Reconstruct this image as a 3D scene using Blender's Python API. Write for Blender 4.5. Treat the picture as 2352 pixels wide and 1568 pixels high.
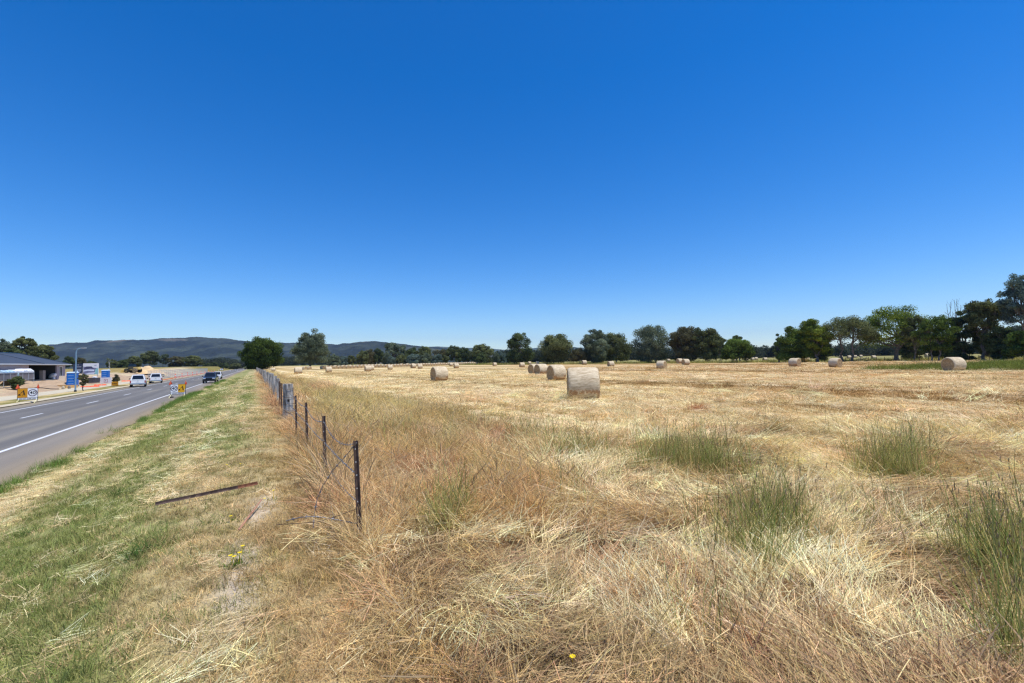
import bpy, bmesh, math, random
import numpy as np
from mathutils import Vector, Matrix, Euler

for o in list(bpy.data.objects): bpy.data.objects.remove(o)
S = bpy.context.scene
C = S.collection
rad = math.radians

# ------------------------------------------------------------------ camera
F, CX, CY, HC = 1050.0, 1176.0, 784.0, 1.72      # focal length and centre in pixels of a 2352 px wide view
ROLL = math.atan(0.0186); PITCH = rad(2.4863); YAW = rad(29.472)
cam = bpy.data.cameras.new('camera'); cam_ob = bpy.data.objects.new('camera', cam); C.objects.link(cam_ob)
cam.sensor_width = 36.0; cam.lens = F/2352*36; cam.clip_start = 0.05; cam.clip_end = 30000
_f = Vector((math.sin(YAW)*math.cos(PITCH), math.cos(YAW)*math.cos(PITCH), math.sin(PITCH)))
_q = _f.to_track_quat('-Z', 'Y').to_matrix().to_4x4()
cam_ob.matrix_world = Matrix.Translation((0, 0, HC)) @ _q @ Matrix.Rotation(-ROLL, 4, 'Z')
S.camera = cam_ob

# ------------------------------------------------------------------ sky, sun, exposure
SUN_AZ, SUN_EL = rad(142), rad(69)
W = bpy.data.worlds.new('World'); S.world = W; W.use_nodes = True
nt = W.node_tree; nt.nodes.clear()
sky = nt.nodes.new('ShaderNodeTexSky'); sky.sky_type = 'NISHITA'; sky.sun_disc = False
sky.sun_elevation = SUN_EL; sky.sun_rotation = SUN_AZ
sky.altitude = 200; sky.air_density = 1.0; sky.dust_density = 0.0; sky.ozone_density = 6.0
hs = nt.nodes.new('ShaderNodeHueSaturation'); hs.inputs['Hue'].default_value = .508; hs.inputs['Saturation'].default_value = 1.35; hs.inputs['Value'].default_value = 1.10
bg = nt.nodes.new('ShaderNodeBackground'); bg.inputs[1].default_value = 0.15
wo = nt.nodes.new('ShaderNodeOutputWorld')
nt.links.new(sky.outputs[0], hs.inputs['Color']); nt.links.new(hs.outputs[0], bg.inputs[0]); nt.links.new(bg.outputs[0], wo.inputs[0])
sl = bpy.data.lights.new('sun', 'SUN'); sl.energy = 4.7; sl.angle = rad(0.53); sl.color = (1.0, 0.95, 0.87)
sun = bpy.data.objects.new('sun', sl); C.objects.link(sun)
SUNV = Vector((math.sin(SUN_AZ)*math.cos(SUN_EL), math.cos(SUN_AZ)*math.cos(SUN_EL), math.sin(SUN_EL)))
sun.rotation_euler = (-SUNV).to_track_quat('-Z', 'Y').to_euler(); sun.location = (30, -30, 80)
S.view_settings.view_transform = 'Standard'; S.view_settings.look = 'None'
S.view_settings.exposure = 0.0; S.view_settings.gamma = 1.0
S.cycles.max_bounces = 6; S.cycles.diffuse_bounces = 3; S.cycles.transparent_max_bounces = 6
S.cycles.volume_bounces = 0
S.cycles.use_denoising = True; S.cycles.denoising_prefilter = 'NONE'; S.cycles.denoising_input_passes = 'RGB_ALBEDO_NORMAL'; S.cycles.filter_width = 1.35

# ------------------------------------------------------------------ measuring helpers (pixel of the photo -> direction)
def ray(u, v):
    x, y = u-CX, -(v-CY); c, s = math.cos(ROLL), math.sin(ROLL)
    xr, yr = x*c+y*s, -x*s+y*c
    cp, sp = math.cos(PITCH), math.sin(PITCH)
    a, b, z = xr, F*cp-yr*sp, F*sp+yr*cp
    c, s = math.cos(YAW), math.sin(YAW)
    return a*c+b*s, -a*s+b*c, z
def hor(u): return 829.6-0.0186*(u-CX)
def at_depth(u, D, v=None):                      # X, Y at forward distance D in the direction of column u
    r = ray(u, hor(u) if v is None else v); k = D/(math.cos(YAW)*r[1]+math.sin(YAW)*r[0])
    return r[0]*k, r[1]*k
def at_z(u, v, z=0.0):
    r = ray(u, v); t = (z-HC)/r[2]; return r[0]*t, r[1]*t
def depth(x, y): return x*math.sin(YAW)+y*math.cos(YAW)

# ------------------------------------------------------------------ noise and terrain
def _h(ix, iy, seed):
    n = (ix.astype(np.int64)*374761393 + iy.astype(np.int64)*668265263 + seed*1274126177) & 0x7fffffff
    n = (n ^ (n >> 13))*1103515245 & 0x7fffffff
    return ((n ^ (n >> 16)) & 0xffff)/65535.0
def vnoise(x, y, seed=0):
    x = np.asarray(x, float); y = np.asarray(y, float)
    ix, iy = np.floor(x), np.floor(y); fx, fy = x-ix, y-iy
    fx, fy = fx*fx*(3-2*fx), fy*fy*(3-2*fy)
    a, b, c, d = _h(ix, iy, seed), _h(ix+1, iy, seed), _h(ix, iy+1, seed), _h(ix+1, iy+1, seed)
    return (a*(1-fx)+b*fx)*(1-fy)+(c*(1-fx)+d*fx)*fy
def fbm(x, y, seed=0, o=4):
    v = 0; amp = .5; t = 0
    for k in range(o):
        v = v+amp*vnoise(x, y, seed+k*17); t += amp; amp *= .5; x = x*2.03; y = y*2.03
    return v/t
def ss(a, b, x): t = np.clip((np.asarray(x, float)-a)/(b-a), 0, 1); return t*t*(3-2*t)
def seal_edge(Y): return -5.15-0.35*ss(18, 50, Y)         # X where the road seal meets the grass
ROADZ = -1.08
def gz(x, y):
    x = np.asarray(x, float); y = np.asarray(y, float)
    D = x*math.sin(YAW)+y*math.cos(YAW)
    rise = np.clip((D-150)*0.004, 0, 1.5)
    e = seal_edge(y)
    verge = ROADZ+(0-ROADZ)*ss(0, 1, (x-e+.1)/(0.3-e))+ .05*(fbm(x*1.1, y*.8, 5)-.5)*ss(0, .6, x-e)
    fld = rise+.07*(fbm(x*.9, y*.9, 9)-.5)
    left = -0.95+1.0*ss(-26.5, -32, x)*ss(55, 75, y)+.9*ss(-24, -30, x)*ss(120, 240, y)+1.2*ss(200, 340, y)*ss(-19, -30, x)
    road = np.full_like(x, ROADZ-.03)
    z = np.where(x > 0.3, fld*ss(.3, 1.2, x)+verge*(1-ss(.3, 1.2, x)), np.where(x > e, verge, road))
    return np.where(x < -16.75, left, z)
def gz1(x, y): return float(gz(np.array([x]), np.array([y]))[0])
def place(u, v, d0=15., d1=420.):                 # where the line of sight through pixel u, v meets the terrain
    r = ray(u, v); ds = np.geomspace(d0, d1, 3000); k = ds/F
    x, y = r[0]*k, r[1]*k; z = HC+r[2]*k; f = z-gz(x, y)
    i = np.argmax(f < 0) if (f < 0).any() else len(ds)-1
    return float(x[i]), float(y[i]), float(gz(x[i:i+1], y[i:i+1])[0])

# ------------------------------------------------------------------ object helpers
def tag(o, label=None, cat=None, group=None, kind=None):
    if label: o['label'] = label
    if cat: o['category'] = cat
    if group: o['group'] = group
    if kind: o['kind'] = kind
    return o
def thing(name, label, cat, loc=(0, 0, 0), rz=0.0, group=None):
    o = bpy.data.objects.new(name, None); C.objects.link(o); o.empty_display_size = .2
    o.location = loc; o.rotation_euler = (0, 0, rz)
    return tag(o, label, cat, group)
def npmesh(name, V, faces, mat=None, attrs=None, smooth=False):
    """V (n,3); faces (m,k) array or a list of arrays of different k"""
    fl = faces if isinstance(faces, list) else [faces]
    fl = [np.asarray(f, np.int32) for f in fl if len(f)]
    me = bpy.data.meshes.new(name); V = np.asarray(V, np.float32)
    me.vertices.add(len(V)); me.vertices.foreach_set('co', V.ravel())
    li = np.concatenate([f.ravel() for f in fl]); lt = np.concatenate([np.full(len(f), f.shape[1], np.int32) for f in fl])
    me.loops.add(len(li)); me.loops.foreach_set('vertex_index', li)
    me.polygons.add(len(lt)); me.polygons.foreach_set('loop_start', np.concatenate([[0], np.cumsum(lt)[:-1]]).astype(np.int32))
    me.update(calc_edges=True); me.validate()
    if smooth: me.polygons.foreach_set('use_smooth', np.ones(len(lt), bool))
    for k, a in (attrs or {}).items():
        a = np.asarray(a, np.float32)
        if a.ndim == 1:
            at = me.attributes.new(k, 'FLOAT', 'POINT'); at.data.foreach_set('value', a)
        else:
            at = me.attributes.new(k, 'FLOAT_COLOR', 'POINT')
            if a.shape[1] == 3: a = np.hstack([a, np.ones((len(a), 1), np.float32)])
            at.data.foreach_set('color', a.ravel())
    if mat: me.materials.append(mat)
    return me
def link(name, me, parent=None, loc=None):
    o = bpy.data.objects.new(name, me); C.objects.link(o)
    if parent: o.parent = parent
    if loc: o.location = loc
    return o
def copy_tree(o, parent=None):
    c = o.copy(); C.objects.link(c)
    if parent is not None: c.parent = parent; c.matrix_parent_inverse = o.matrix_parent_inverse
    for ch in o.children: copy_tree(ch, c)
    return c
class MB:
    """collects shapes and links them as one mesh object"""
    def __init__(s): s.v = []; s.f = []
    def add(s, V, Fs):
        n = len(s.v); s.v += [tuple(p) for p in V]; s.f += [tuple(i+n for i in f) for f in Fs]; return s
    def box(s, c, d, R=None, taper=1.0):
        x, y, z = d[0]/2, d[1]/2, d[2]/2
        P = [Vector((a*x*(taper if k > 0 else 1), b*y*(taper if k > 0 else 1), k*z)) for k in (-1, 1) for a, b in ((-1, -1), (1, -1), (1, 1), (-1, 1))]
        if R is not None: P = [R @ p for p in P]
        return s.add([p+Vector(c) for p in P], [(3, 2, 1, 0), (4, 5, 6, 7), (0, 1, 5, 4), (1, 2, 6, 5), (2, 3, 7, 6), (3, 0, 4, 7)])
    def tube(s, pts, r, n=8, caps=True):
        pts = [Vector(p) for p in pts]; rr = r if isinstance(r, (list, tuple)) else [r]*len(pts)
        V = []; prev = None
        for i, p in enumerate(pts):
            t = (pts[min(i+1, len(pts)-1)]-pts[max(i-1, 0)]).normalized()
            a = prev if prev is not None else (Vector((0, 0, 1)) if abs(t.z) < .9 else Vector((1, 0, 0)))
            a = (a-t*a.dot(t)).normalized(); b = t.cross(a); prev = a
            V += [p+(a*math.cos(2*math.pi*k/n)+b*math.sin(2*math.pi*k/n))*rr[i] for k in range(n)]
        Fs = [(i*n+k, i*n+(k+1) % n, (i+1)*n+(k+1) % n, (i+1)*n+k) for i in range(len(pts)-1) for k in range(n)]
        if caps: Fs += [tuple(range(n))[::-1], tuple((len(pts)-1)*n+k for k in range(n))]
        return s.add(V, Fs)
    def prism(s, poly, y0, y1, axis='y'):          # poly of (x, z), extruded along y
        n = len(poly)
        V = [(x, y0, z) for x, z in poly]+[(x, y1, z) for x, z in poly]
        if axis == 'x': V = [(y, x, z) for x, y, z in V]
        if axis == 'z': V = [(x, z, y) for x, y, z in V]
        return s.add(V, [tuple(range(n)), tuple(range(2*n-1, n-1, -1))]+[(i, i+n, (i+1) % n+n, (i+1) % n) for i in range(n)])
    def loft(s, rings, caps=True):
        n = len(rings[0]); V = [p for r in rings for p in r]
        Fs = [(i*n+k, i*n+(k+1) % n, (i+1)*n+(k+1) % n, (i+1)*n+k) for i in range(len(rings)-1) for k in range(n)]
        if caps: Fs += [tuple(range(n))[::-1], tuple((len(rings)-1)*n+k for k in range(n))]
        return s.add(V, Fs)
    def plate(s, q, t=.006, m=(0, 1, 0, 1)):       # thin plate on a quad of four corners, inset by fractions m, raised outwards by t
        q = [Vector(p) for p in q]; n = (q[1]-q[0]).cross(q[3]-q[0]).normalized()
        P = [q[0].lerp(q[1], a).lerp(q[3].lerp(q[2], a), b) for a, b in ((m[0], m[2]), (m[1], m[2]), (m[1], m[3]), (m[0], m[3]))]
        return s.add([p-n*t*.5 for p in P]+[p+n*t for p in P], [(3, 2, 1, 0), (4, 5, 6, 7), (0, 1, 5, 4), (1, 2, 6, 5), (2, 3, 7, 6), (3, 0, 4, 7)])
    def build(s, name, mat, parent=None, bevel=0, smooth=False, loc=None, seg=2):
        me = bpy.data.meshes.new(name); me.from_pydata(s.v, [], s.f)
        bm = bmesh.new(); bm.from_mesh(me)
        bmesh.ops.recalc_face_normals(bm, faces=bm.faces)
        if bevel: bmesh.ops.bevel(bm, geom=[e for e in bm.edges if len(e.link_faces) == 2 and e.calc_face_angle(0) > .5], offset=bevel, segments=seg, affect='EDGES', clamp_overlap=True)
        for f in bm.faces: f.smooth = smooth
        bm.to_mesh(me); bm.free()
        if smooth and hasattr(me, 'set_sharp_from_angle'): me.set_sharp_from_angle(angle=rad(38))
        me.materials.append(mat)
        return link(name, me, parent, loc)
def text(name, body, size, mat, parent, loc, rot=(math.pi/2, 0, 0), sx=1.0):
    c = bpy.data.curves.new(name, 'FONT'); c.body = body; c.size = size; c.align_x = 'CENTER'; c.align_y = 'CENTER'; c.extrude = .002; c.offset = size*.012
    o = bpy.data.objects.new(name, c); C.objects.link(o); dg = bpy.context.evaluated_depsgraph_get(); me = bpy.data.meshes.new_from_object(o.evaluated_get(dg)); bpy.data.objects.remove(o)
    me.materials.clear(); me.materials.append(mat); o = link(name, me, parent, loc); o.rotation_euler = rot; o.scale = (sx, 1, 1); return o

# ------------------------------------------------------------------ materials
def lin(r, g, b):
    f = lambda c: c/12.92 if c <= .04045 else ((c+.055)/1.055)**2.4
    return np.array([f(r/255), f(g/255), f(b/255)])
def mat(name, col, rough=.7, spec=.3, metal=0, noise=None, bump=None, scale=8, coat=0, alpha=None):
    """noise: strength of colour variation"""
    m = bpy.data.materials.new(name); m.use_nodes = True; t = m.node_tree; p = t.nodes['Principled BSDF']
    c = tuple(float(a) for a in col[:3])+(1,)
    p.inputs['Base Color'].default_value = c; p.inputs['Roughness'].default_value = rough
    p.inputs['Metallic'].default_value = metal; p.inputs['Specular IOR Level'].default_value = spec
    if coat: p.inputs['Coat Weight'].default_value = coat
    if noise or bump:
        tc = t.nodes.new('ShaderNodeTexCoord'); n = t.nodes.new('ShaderNodeTexNoise'); n.inputs['Scale'].default_value = scale; n.inputs['Detail'].default_value = 5
        t.links.new(tc.outputs['Object'], n.inputs['Vector'])
        if noise:
            r = t.nodes.new('ShaderNodeMapRange'); r.inputs[1].default_value = .3; r.inputs[2].default_value = .7; r.inputs[3].default_value = 1-noise; r.inputs[4].default_value = 1+noise
            t.links.new(n.outputs[0], r.inputs[0])
            x = t.nodes.new('ShaderNodeMix'); x.data_type = 'RGBA'; x.blend_type = 'MULTIPLY'; x.inputs[0].default_value = 1; x.inputs[6].default_value = c
            t.links.new(r.outputs[0], x.inputs[7]); t.links.new(x.outputs[2], p.inputs['Base Color'])
        if bump:
            b = t.nodes.new('ShaderNodeBump'); b.inputs['Strength'].default_value = bump; b.inputs['Distance'].default_value = .05
            t.links.new(n.outputs[0], b.inputs['Height']); t.links.new(b.outputs[0], p.inputs['Normal'])
    return m
def leafmat(name, attr_col='tint', instancer=True, trans=.25, gain=1.0):
    """thin leaf or blade: colour from the plant's own attribute, varied blade by blade"""
    m = bpy.data.materials.new(name); m.use_nodes = True; t = m.node_tree; t.nodes.clear()
    o = t.nodes.new('ShaderNodeOutputMaterial'); mx = t.nodes.new('ShaderNodeMixShader'); mx.inputs[0].default_value = trans
    d = t.nodes.new('ShaderNodeBsdfDiffuse'); tr = t.nodes.new('ShaderNodeBsdfTranslucent')
    a = t.nodes.new('ShaderNodeAttribute'); a.attribute_name = attr_col; a.attribute_type = 'INSTANCER' if instancer else 'GEOMETRY'
    if instancer:
        b = t.nodes.new('ShaderNodeAttribute'); b.attribute_name = 'blade'
        sp = t.nodes.new('ShaderNodeSeparateColor'); t.links.new(b.outputs['Color'], sp.inputs[0])
        r = t.nodes.new('ShaderNodeMapRange'); r.inputs[3].default_value = .32*gain; r.inputs[4].default_value = 1.5*gain; t.links.new(sp.outputs[0], r.inputs[0])
        x = t.nodes.new('ShaderNodeMix'); x.data_type = 'RGBA'; x.blend_type = 'MULTIPLY'; x.inputs[0].default_value = 1
        t.links.new(a.outputs['Color'], x.inputs[6]); t.links.new(r.outputs[0], x.inputs[7])
        h = t.nodes.new('ShaderNodeMix'); h.data_type = 'RGBA'; h.inputs[7].default_value = (.36, .27, .16, 1)
        t.links.new(sp.outputs[1], h.inputs[0]); t.links.new(x.outputs[2], h.inputs[6]); col = h.outputs[2]
    else: col = a.outputs['Color']
    t.links.new(col, d.inputs[0]); t.links.new(col, tr.inputs[0])
    t.links.new(d.outputs[0], mx.inputs[1]); t.links.new(tr.outputs[0], mx.inputs[2]); t.links.new(mx.outputs[0], o.inputs[0])
    return m
M = dict(
    asphalt=None,
    white_line=mat('white_line_paint', (.72, .72, .70), .6, noise=.12, scale=3),
    concrete=mat('pale_concrete', lin(200, 188, 160), .9, noise=.12, scale=1.5),
    white_paint=mat('white_car_paint', (.80, .80, .80), .25, .5, coat=.6),
    dark_paint=mat('dark_blue_grey_car_paint', (.045, .06, .085), .22, .5, coat=.7),
    glass=mat('dark_car_glass', (.012, .014, .018), .05, .6),
    black=mat('black_plastic', (.02, .02, .021), .55),
    tyre=mat('tyre_rubber', (.018, .018, .018), .85),
    rim=mat('grey_wheel_rim', (.35, .35, .36), .35, metal=.8),
    chrome=mat('bright_metal', (.6, .6, .6), .25, metal=1),
    red_lamp=mat('red_tail_lamp', (.35, .015, .02), .2, .6),
    clear_lamp=mat('clear_head_lamp', (.6, .62, .65), .12, .8),
    plate=mat('number_plate_white', (.75, .75, .7), .5),
    steel_dark=mat('rusty_dark_picket_steel', (.105, .068, .054), .75, noise=.5, scale=14, metal=.2),
    rust=mat('orange_rust', (.21, .085, .045), .85, noise=.4, scale=20),
    wire=mat('galvanised_wire', (.26, .25, .25), .5, metal=.6),
    rusty_wire=mat('old_brown_wire', (.12, .08, .06), .7, metal=.4),
    galv=mat('galvanised_steel', (.50, .53, .56), .45, metal=.6),
    sign_white=mat('sign_white_sheet', (.84, .84, .85), .45),
    sign_yellow=mat('sign_yellow_sheet', (.80, .42, .015), .45),
    sign_amber=mat('sign_amber_sheet', (.62, .27, .012), .45),
    sign_black=mat('sign_black_print', (.015, .015, .015), .6),
    sign_red=mat('sign_dark_red_ring', (.07, .02, .05), .6),
    orange_flag=mat('fluorescent_orange_vinyl', (.95, .13, .055), .6),
    orange_mesh=mat('orange_barrier_plastic', (.90, .14, .06), .6),
    cream=mat('cream_painted_leg', (.78, .72, .38), .6),
    roof=mat('slate_grey_metal_roof', (.070, .075, .083), .5, noise=.08, scale=.6),
    brick=None, gutter=mat('pale_gutter', (.62, .62, .62), .5), soffit=mat('eaves_lining', (.5, .49, .47), .7),
    render_wall=mat('grey_pink_brick_wall', lin(168, 158, 165), .9, noise=.08, scale=6),
    block=mat('grey_masonry', lin(140, 132, 125), .9, noise=.1, scale=6),
    interior=mat('room_lining_painted_shade', (.05, .05, .05), .9),  # near-black, so the shade inside the open garage is put into the colour
    white_board=mat('white_sheet_board', (.78, .79, .80), .6),
    cyan_wrap=mat('pale_blue_plastic_wrap', (.50, .68, .80), .35, noise=.2, scale=2, bump=.5),
    shade_cloth=mat('grey_shade_cloth', lin(128, 122, 122), .95, noise=.1, scale=1.2),
    toilet_blue=mat('blue_moulded_plastic', (.012, .14, .50), .4), toilet_light=mat('pale_blue_roof_plastic', (.55, .70, .85), .5),
    navy=mat('navy_sign_board', (.03, .045, .09), .5), teal=mat('pale_teal_print', lin(150, 205, 205), .6), grey_print=mat('grey_house_print', lin(128, 130, 158), .6),
    dk_print=mat('dark_print', lin(70, 72, 100), .6), sky_print=mat('pale_print', lin(225, 232, 245), .6),
    dirt=mat('tan_building_dirt', lin(174, 150, 122), 1, noise=.2, scale=1.3, bump=.6),
    timber=mat('pale_new_timber', lin(200, 160, 105), .8, noise=.15, scale=5),
    cat_yellow=mat('faded_machine_yellow', lin(224, 196, 120), .5, noise=.1, scale=2),
    pole=mat('street_lamp_grey_paint', lin(128, 158, 182), .45, metal=.3),
)
def tex_asphalt():
    m = mat('grey_asphalt', (.1, .1, .1), .85, .25); t = m.node_tree; p = t.nodes['Principled BSDF']; L = t.links.new
    tc = t.nodes.new('ShaderNodeTexCoord'); mp = t.nodes.new('ShaderNodeMapping'); mp.inputs['Scale'].default_value = (1.1, .05, 1)
    L(tc.outputs['Object'], mp.inputs[0]); n1 = t.nodes.new('ShaderNodeTexNoise'); n1.inputs['Scale'].default_value = 1.0; n1.inputs['Detail'].default_value = 5; L(mp.outputs[0], n1.inputs[0])
    n2 = t.nodes.new('ShaderNodeTexNoise'); n2.inputs['Scale'].default_value = 60; n2.inputs['Detail'].default_value = 3; L(tc.outputs['Object'], n2.inputs[0])
    a = t.nodes.new('ShaderNodeAttribute'); a.attribute_name = 'col'
    r = t.nodes.new('ShaderNodeMapRange'); r.inputs[1].default_value = .3; r.inputs[2].default_value = .72; r.inputs[3].default_value = .86; r.inputs[4].default_value = 1.25; L(n1.outputs[0], r.inputs[0])
    r2 = t.nodes.new('ShaderNodeMapRange'); r2.inputs[1].default_value = .3; r2.inputs[2].default_value = .7; r2.inputs[3].default_value = .8; r2.inputs[4].default_value = 1.2; L(n2.outputs[0], r2.inputs[0])
    mu = t.nodes.new('ShaderNodeMath'); mu.operation = 'MULTIPLY'; L(r.outputs[0], mu.inputs[0]); L(r2.outputs[0], mu.inputs[1])
    x = t.nodes.new('ShaderNodeMix'); x.data_type = 'RGBA'; x.blend_type = 'MULTIPLY'; x.inputs[0].default_value = 1
    L(a.outputs['Color'], x.inputs[6]); L(mu.outputs[0], x.inputs[7]); L(x.outputs[2], p.inputs['Base Color']); return m
M['asphalt'] = tex_asphalt()

# ------------------------------------------------------------------ ground: one sheet of terrain to the horizon
FENCE_X = 1.0
PAL = {k: lin(*v) for k, v in dict(straw=(232, 205, 148), pale=(247, 228, 182), brown=(178, 138, 84), dull=(150, 128, 88), green=(144, 147, 86), dkgreen=(116, 127, 70),
       pink=(222, 178, 136), rust=(176, 130, 92), soil=(202, 186, 162), thatch=(168, 144, 108), pasture=(142, 138, 84), dirt=(186, 160, 130), rye=(158, 158, 90), tan=(212, 179, 120)).items()}
def mixc(a, b, t): return a+(b-a)*np.asarray(t)[..., None]
def head_edge(Y):                                  # X of the edge between the uncut headland and the mown field
    return 3.6+2.1*ss(75, 8, Y)+1.0*ss(7, 2, Y)+.9*(fbm(Y*.35, Y*0+3, 21)-.5)
def beyond(x, y):                                  # positive beyond the line of the far paddock fence
    return ((x-96)*141.4+(y-189)*41.1)/147.3-9
def bare(x, y):                                    # a strip of bare earth worn along the fence line
    return np.exp(-((x-.02-.12*np.sin(y*1.1))**2)/.022)*ss(3.2, 4.2, y)*ss(7.6, 6.4, y)*ss(.3, .5, fbm(x*2.5, y*1.3, 77))
def green_amt(x, y):
    e = seal_edge(y)
    g = ss(.42, .62, fbm(x*.55, y*.16, 31)+.10*ss(-1.2, -2.6, x)*ss(-4.6, -3.4, x)+.04+.07*ss(10, 20, y))
    g = np.maximum(g, .9*ss(.42, .56, fbm(x*.9, y*.12, 44))*np.exp(-((x-e-.35)**2)/.25)*ss(12, 20, y))
    g = g*(1-.75*np.exp(-((x-e-1.1)**2)/.45)*ss(26, 16, y))
    g = g*(1-.8*np.exp(-((x+1.0)**2)/.10)*ss(.35, .55, fbm(x*.3, y*.3, 8)))
    return g*ss(.55, -.35, x)
def ground_col(x, y):
    x = np.asarray(x, float); y = np.asarray(y, float)
    big = fbm(x*.06, y*.04, 3); mid = fbm(x*.5, y*.3, 12)
    v = mixc(mixc(lin(206, 186, 140), lin(178, 158, 112), mid), PAL['green'], green_amt(x, y)*.85)
    hl = mixc(mixc(lin(138, 112, 82), lin(96, 78, 56), ss(.35, .6, mid)), lin(176, 152, 112), ss(3.5, 6.5, x)*.6)
    right = ss(4, 26, x-.45*y)
    f = mixc(lin(200, 172, 118), PAL['brown'], np.clip(right*1.0+(big-.5)*1.2, 0, 1))
    he = head_edge(y)
    c = mixc(v, hl, ss(.5, 1.1, x)); c = mixc(c, f, ss(-.4, .5, x-he))
    c = mixc(c, PAL['pasture'], ss(-4, 4, beyond(x, y)+10*(fbm(x*.05, y*.05, 61)-.5))*.9)
    wd = ss(58, 64, x+6*(fbm(x*.2, y*.2, 91)-.5))*ss(29, 24, y)*ss(4, 10, y)
    c = mixc(c, lin(100, 112, 52), wd)
    c = mixc(c, PAL['soil'], bare(x, y))
    lf = mixc(PAL['dirt'], lin(204, 190, 150), ss(.45, .6, fbm(x*.25, y*.12, 71)))
    lf = mixc(lf, lin(160, 140, 84), ss(-31, -40, x)*ss(160, 200, y))
    lf = mixc(lf, lin(132, 122, 66), ss(250, 330, y))
    c = mixc(c, lf, x < -16.6)
    far = ss(700, 1500, np.hypot(x, y))
    return mixc(c, lin(112, 118, 76), far)
def axis(lo, hi, fine, f0, f1):
    pts = list(np.arange(f0, f1+1e-6, fine)); s = fine; p = f1
    while p < hi: s *= 1.045; p += s; pts.append(p)
    s = fine; p = f0; pre = []
    while p > lo: s *= 1.045; p -= s; pre.append(p)
    return np.array(pre[::-1]+pts)
gx = axis(-6500, 8500, .14, -6, 9); gy = axis(-60, 9000, .16, .5, 14)
GX, GY = np.meshgrid(gx, gy); nx, ny = len(gx), len(gy)
GZ = gz(GX.ravel(), GY.ravel())
idx = np.arange(nx*ny).reshape(ny, nx)
quads = np.stack([idx[:-1, :-1], idx[:-1, 1:], idx[1:, 1:], idx[1:, :-1]], -1).reshape(-1, 4)
def tex_ground():
    m = mat('dry_ground', (.4, .3, .2), 1, .1); t = m.node_tree; p = t.nodes['Principled BSDF']; L = t.links.new
    tc = t.nodes.new('ShaderNodeTexCoord'); a = t.nodes.new('ShaderNodeAttribute'); a.attribute_name = 'col'; f = t.nodes.new('ShaderNodeAttribute'); f.attribute_name = 'field'
    def noise(scale, xyz, det=5):
        mp = t.nodes.new('ShaderNodeMapping'); mp.inputs['Scale'].default_value = xyz; L(tc.outputs['Object'], mp.inputs[0])
        n = t.nodes.new('ShaderNodeTexNoise'); n.inputs['Scale'].default_value = scale; n.inputs['Detail'].default_value = det; n.inputs['Roughness'].default_value = .6; L(mp.outputs[0], n.inputs[0]); return n.outputs[0]
    def rng(s, a0, a1, b0, b1):
        r = t.nodes.new('ShaderNodeMapRange'); 
        for i, v in enumerate((a0, a1, b0, b1)): r.inputs[1+i].default_value = v
        L(s, r.inputs[0]); return r.outputs[0]
    rows = noise(.21, (1, .010, 1), 3); rows2 = noise(.16, (1, .10, 1), 5); fine = noise(9, (1, .45, 1), 4); mid = noise(1.3, (1, .3, 1), 5)
    def mul(u, v):
        k = t.nodes.new('ShaderNodeMath'); k.operation = 'MULTIPLY'; L(u, k.inputs[0]); L(v, k.inputs[1]); return k.outputs[0]
    gain = mul(mul(rng(fine, .3, .7, .72, 1.28), rng(mid, .3, .7, .82, 1.18)), rng(rows2, .3, .7, .88, 1.12))
    x = t.nodes.new('ShaderNodeMix'); x.data_type = 'RGBA'; x.blend_type = 'MULTIPLY'; x.inputs[0].default_value = 1; L(a.outputs['Color'], x.inputs[6]); L(gain, x.inputs[7])
    pl = t.nodes.new('ShaderNodeMix'); pl.data_type = 'RGBA'; pl.inputs[7].default_value = tuple(PAL['pale'])+(1,); L(x.outputs[2], pl.inputs[6])
    L(mul(f.outputs['Fac'], mul(rng(rows, .50, .58, 0, .75), rng(mid, .35, .6, .25, 1))), pl.inputs[0])
    dk = t.nodes.new('ShaderNodeMix'); dk.data_type = 'RGBA'; dk.inputs[7].default_value = tuple(lin(136, 116, 66))+(1,); L(pl.outputs[2], dk.inputs[6])
    L(mul(f.outputs['Fac'], mul(rng(rows, .47, .38, 0, .8), rng(fine, .3, .6, .4, 1))), dk.inputs[0])
    L(dk.outputs[2], p.inputs['Base Color'])
    b = t.nodes.new('ShaderNodeBump'); b.inputs['Strength'].default_value = .8; b.inputs['Distance'].default_value = .06; L(fine, b.inputs['Height']); L(b.outputs[0], p.inputs['Normal'])
    return m
fx, fy = GX.ravel(), GY.ravel()
field_mask = ss(-.4, .6, fx-head_edge(fy))*(1-ss(-4, 4, beyond(fx, fy)))
gme = npmesh('ground', np.stack([fx, fy, GZ], 1), quads, tex_ground(), {'col': ground_col(fx, fy), 'field': field_mask}, smooth=True)
tag(link('ground', gme), 'dry grassland ground of verge, mown hay field and building lots', kind='structure')
# ------------------------------------------------------------------ road, markings, kerb, footpath, hills
def strip(name, xs, ys, z, material, label, colf=None, zf=None):
    X_, Y_ = np.meshgrid(np.linspace(0, 1, len(xs)), ys)
    Xs = np.stack([x(ys) if callable(x) else np.full(len(ys), x) for x in xs], 1)
    Ys = np.repeat(ys[:, None], len(xs), 1); Z = np.full(Xs.size, z) if zf is None else zf(Xs.ravel(), Ys.ravel())
    i = np.arange(Xs.size).reshape(Xs.shape)
    q = np.stack([i[:-1, 1:], i[:-1, :-1], i[1:, :-1], i[1:, 1:]], -1).reshape(-1, 4)[:, ::-1]
    q = q if Xs[0, 0] < Xs[0, -1] else q[:, ::-1]
    me = npmesh(name, np.stack([Xs.ravel(), Ys.ravel(), Z], 1), q[:, ::-1], material, {'col': colf(Xs.ravel(), Ys.ravel())} if colf else None)
    return tag(link(name, me), label, kind='structure')
ys = np.concatenate([np.arange(-12, 40, .2), np.arange(40, 120, .8), np.arange(120, 760, 8)])
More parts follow.
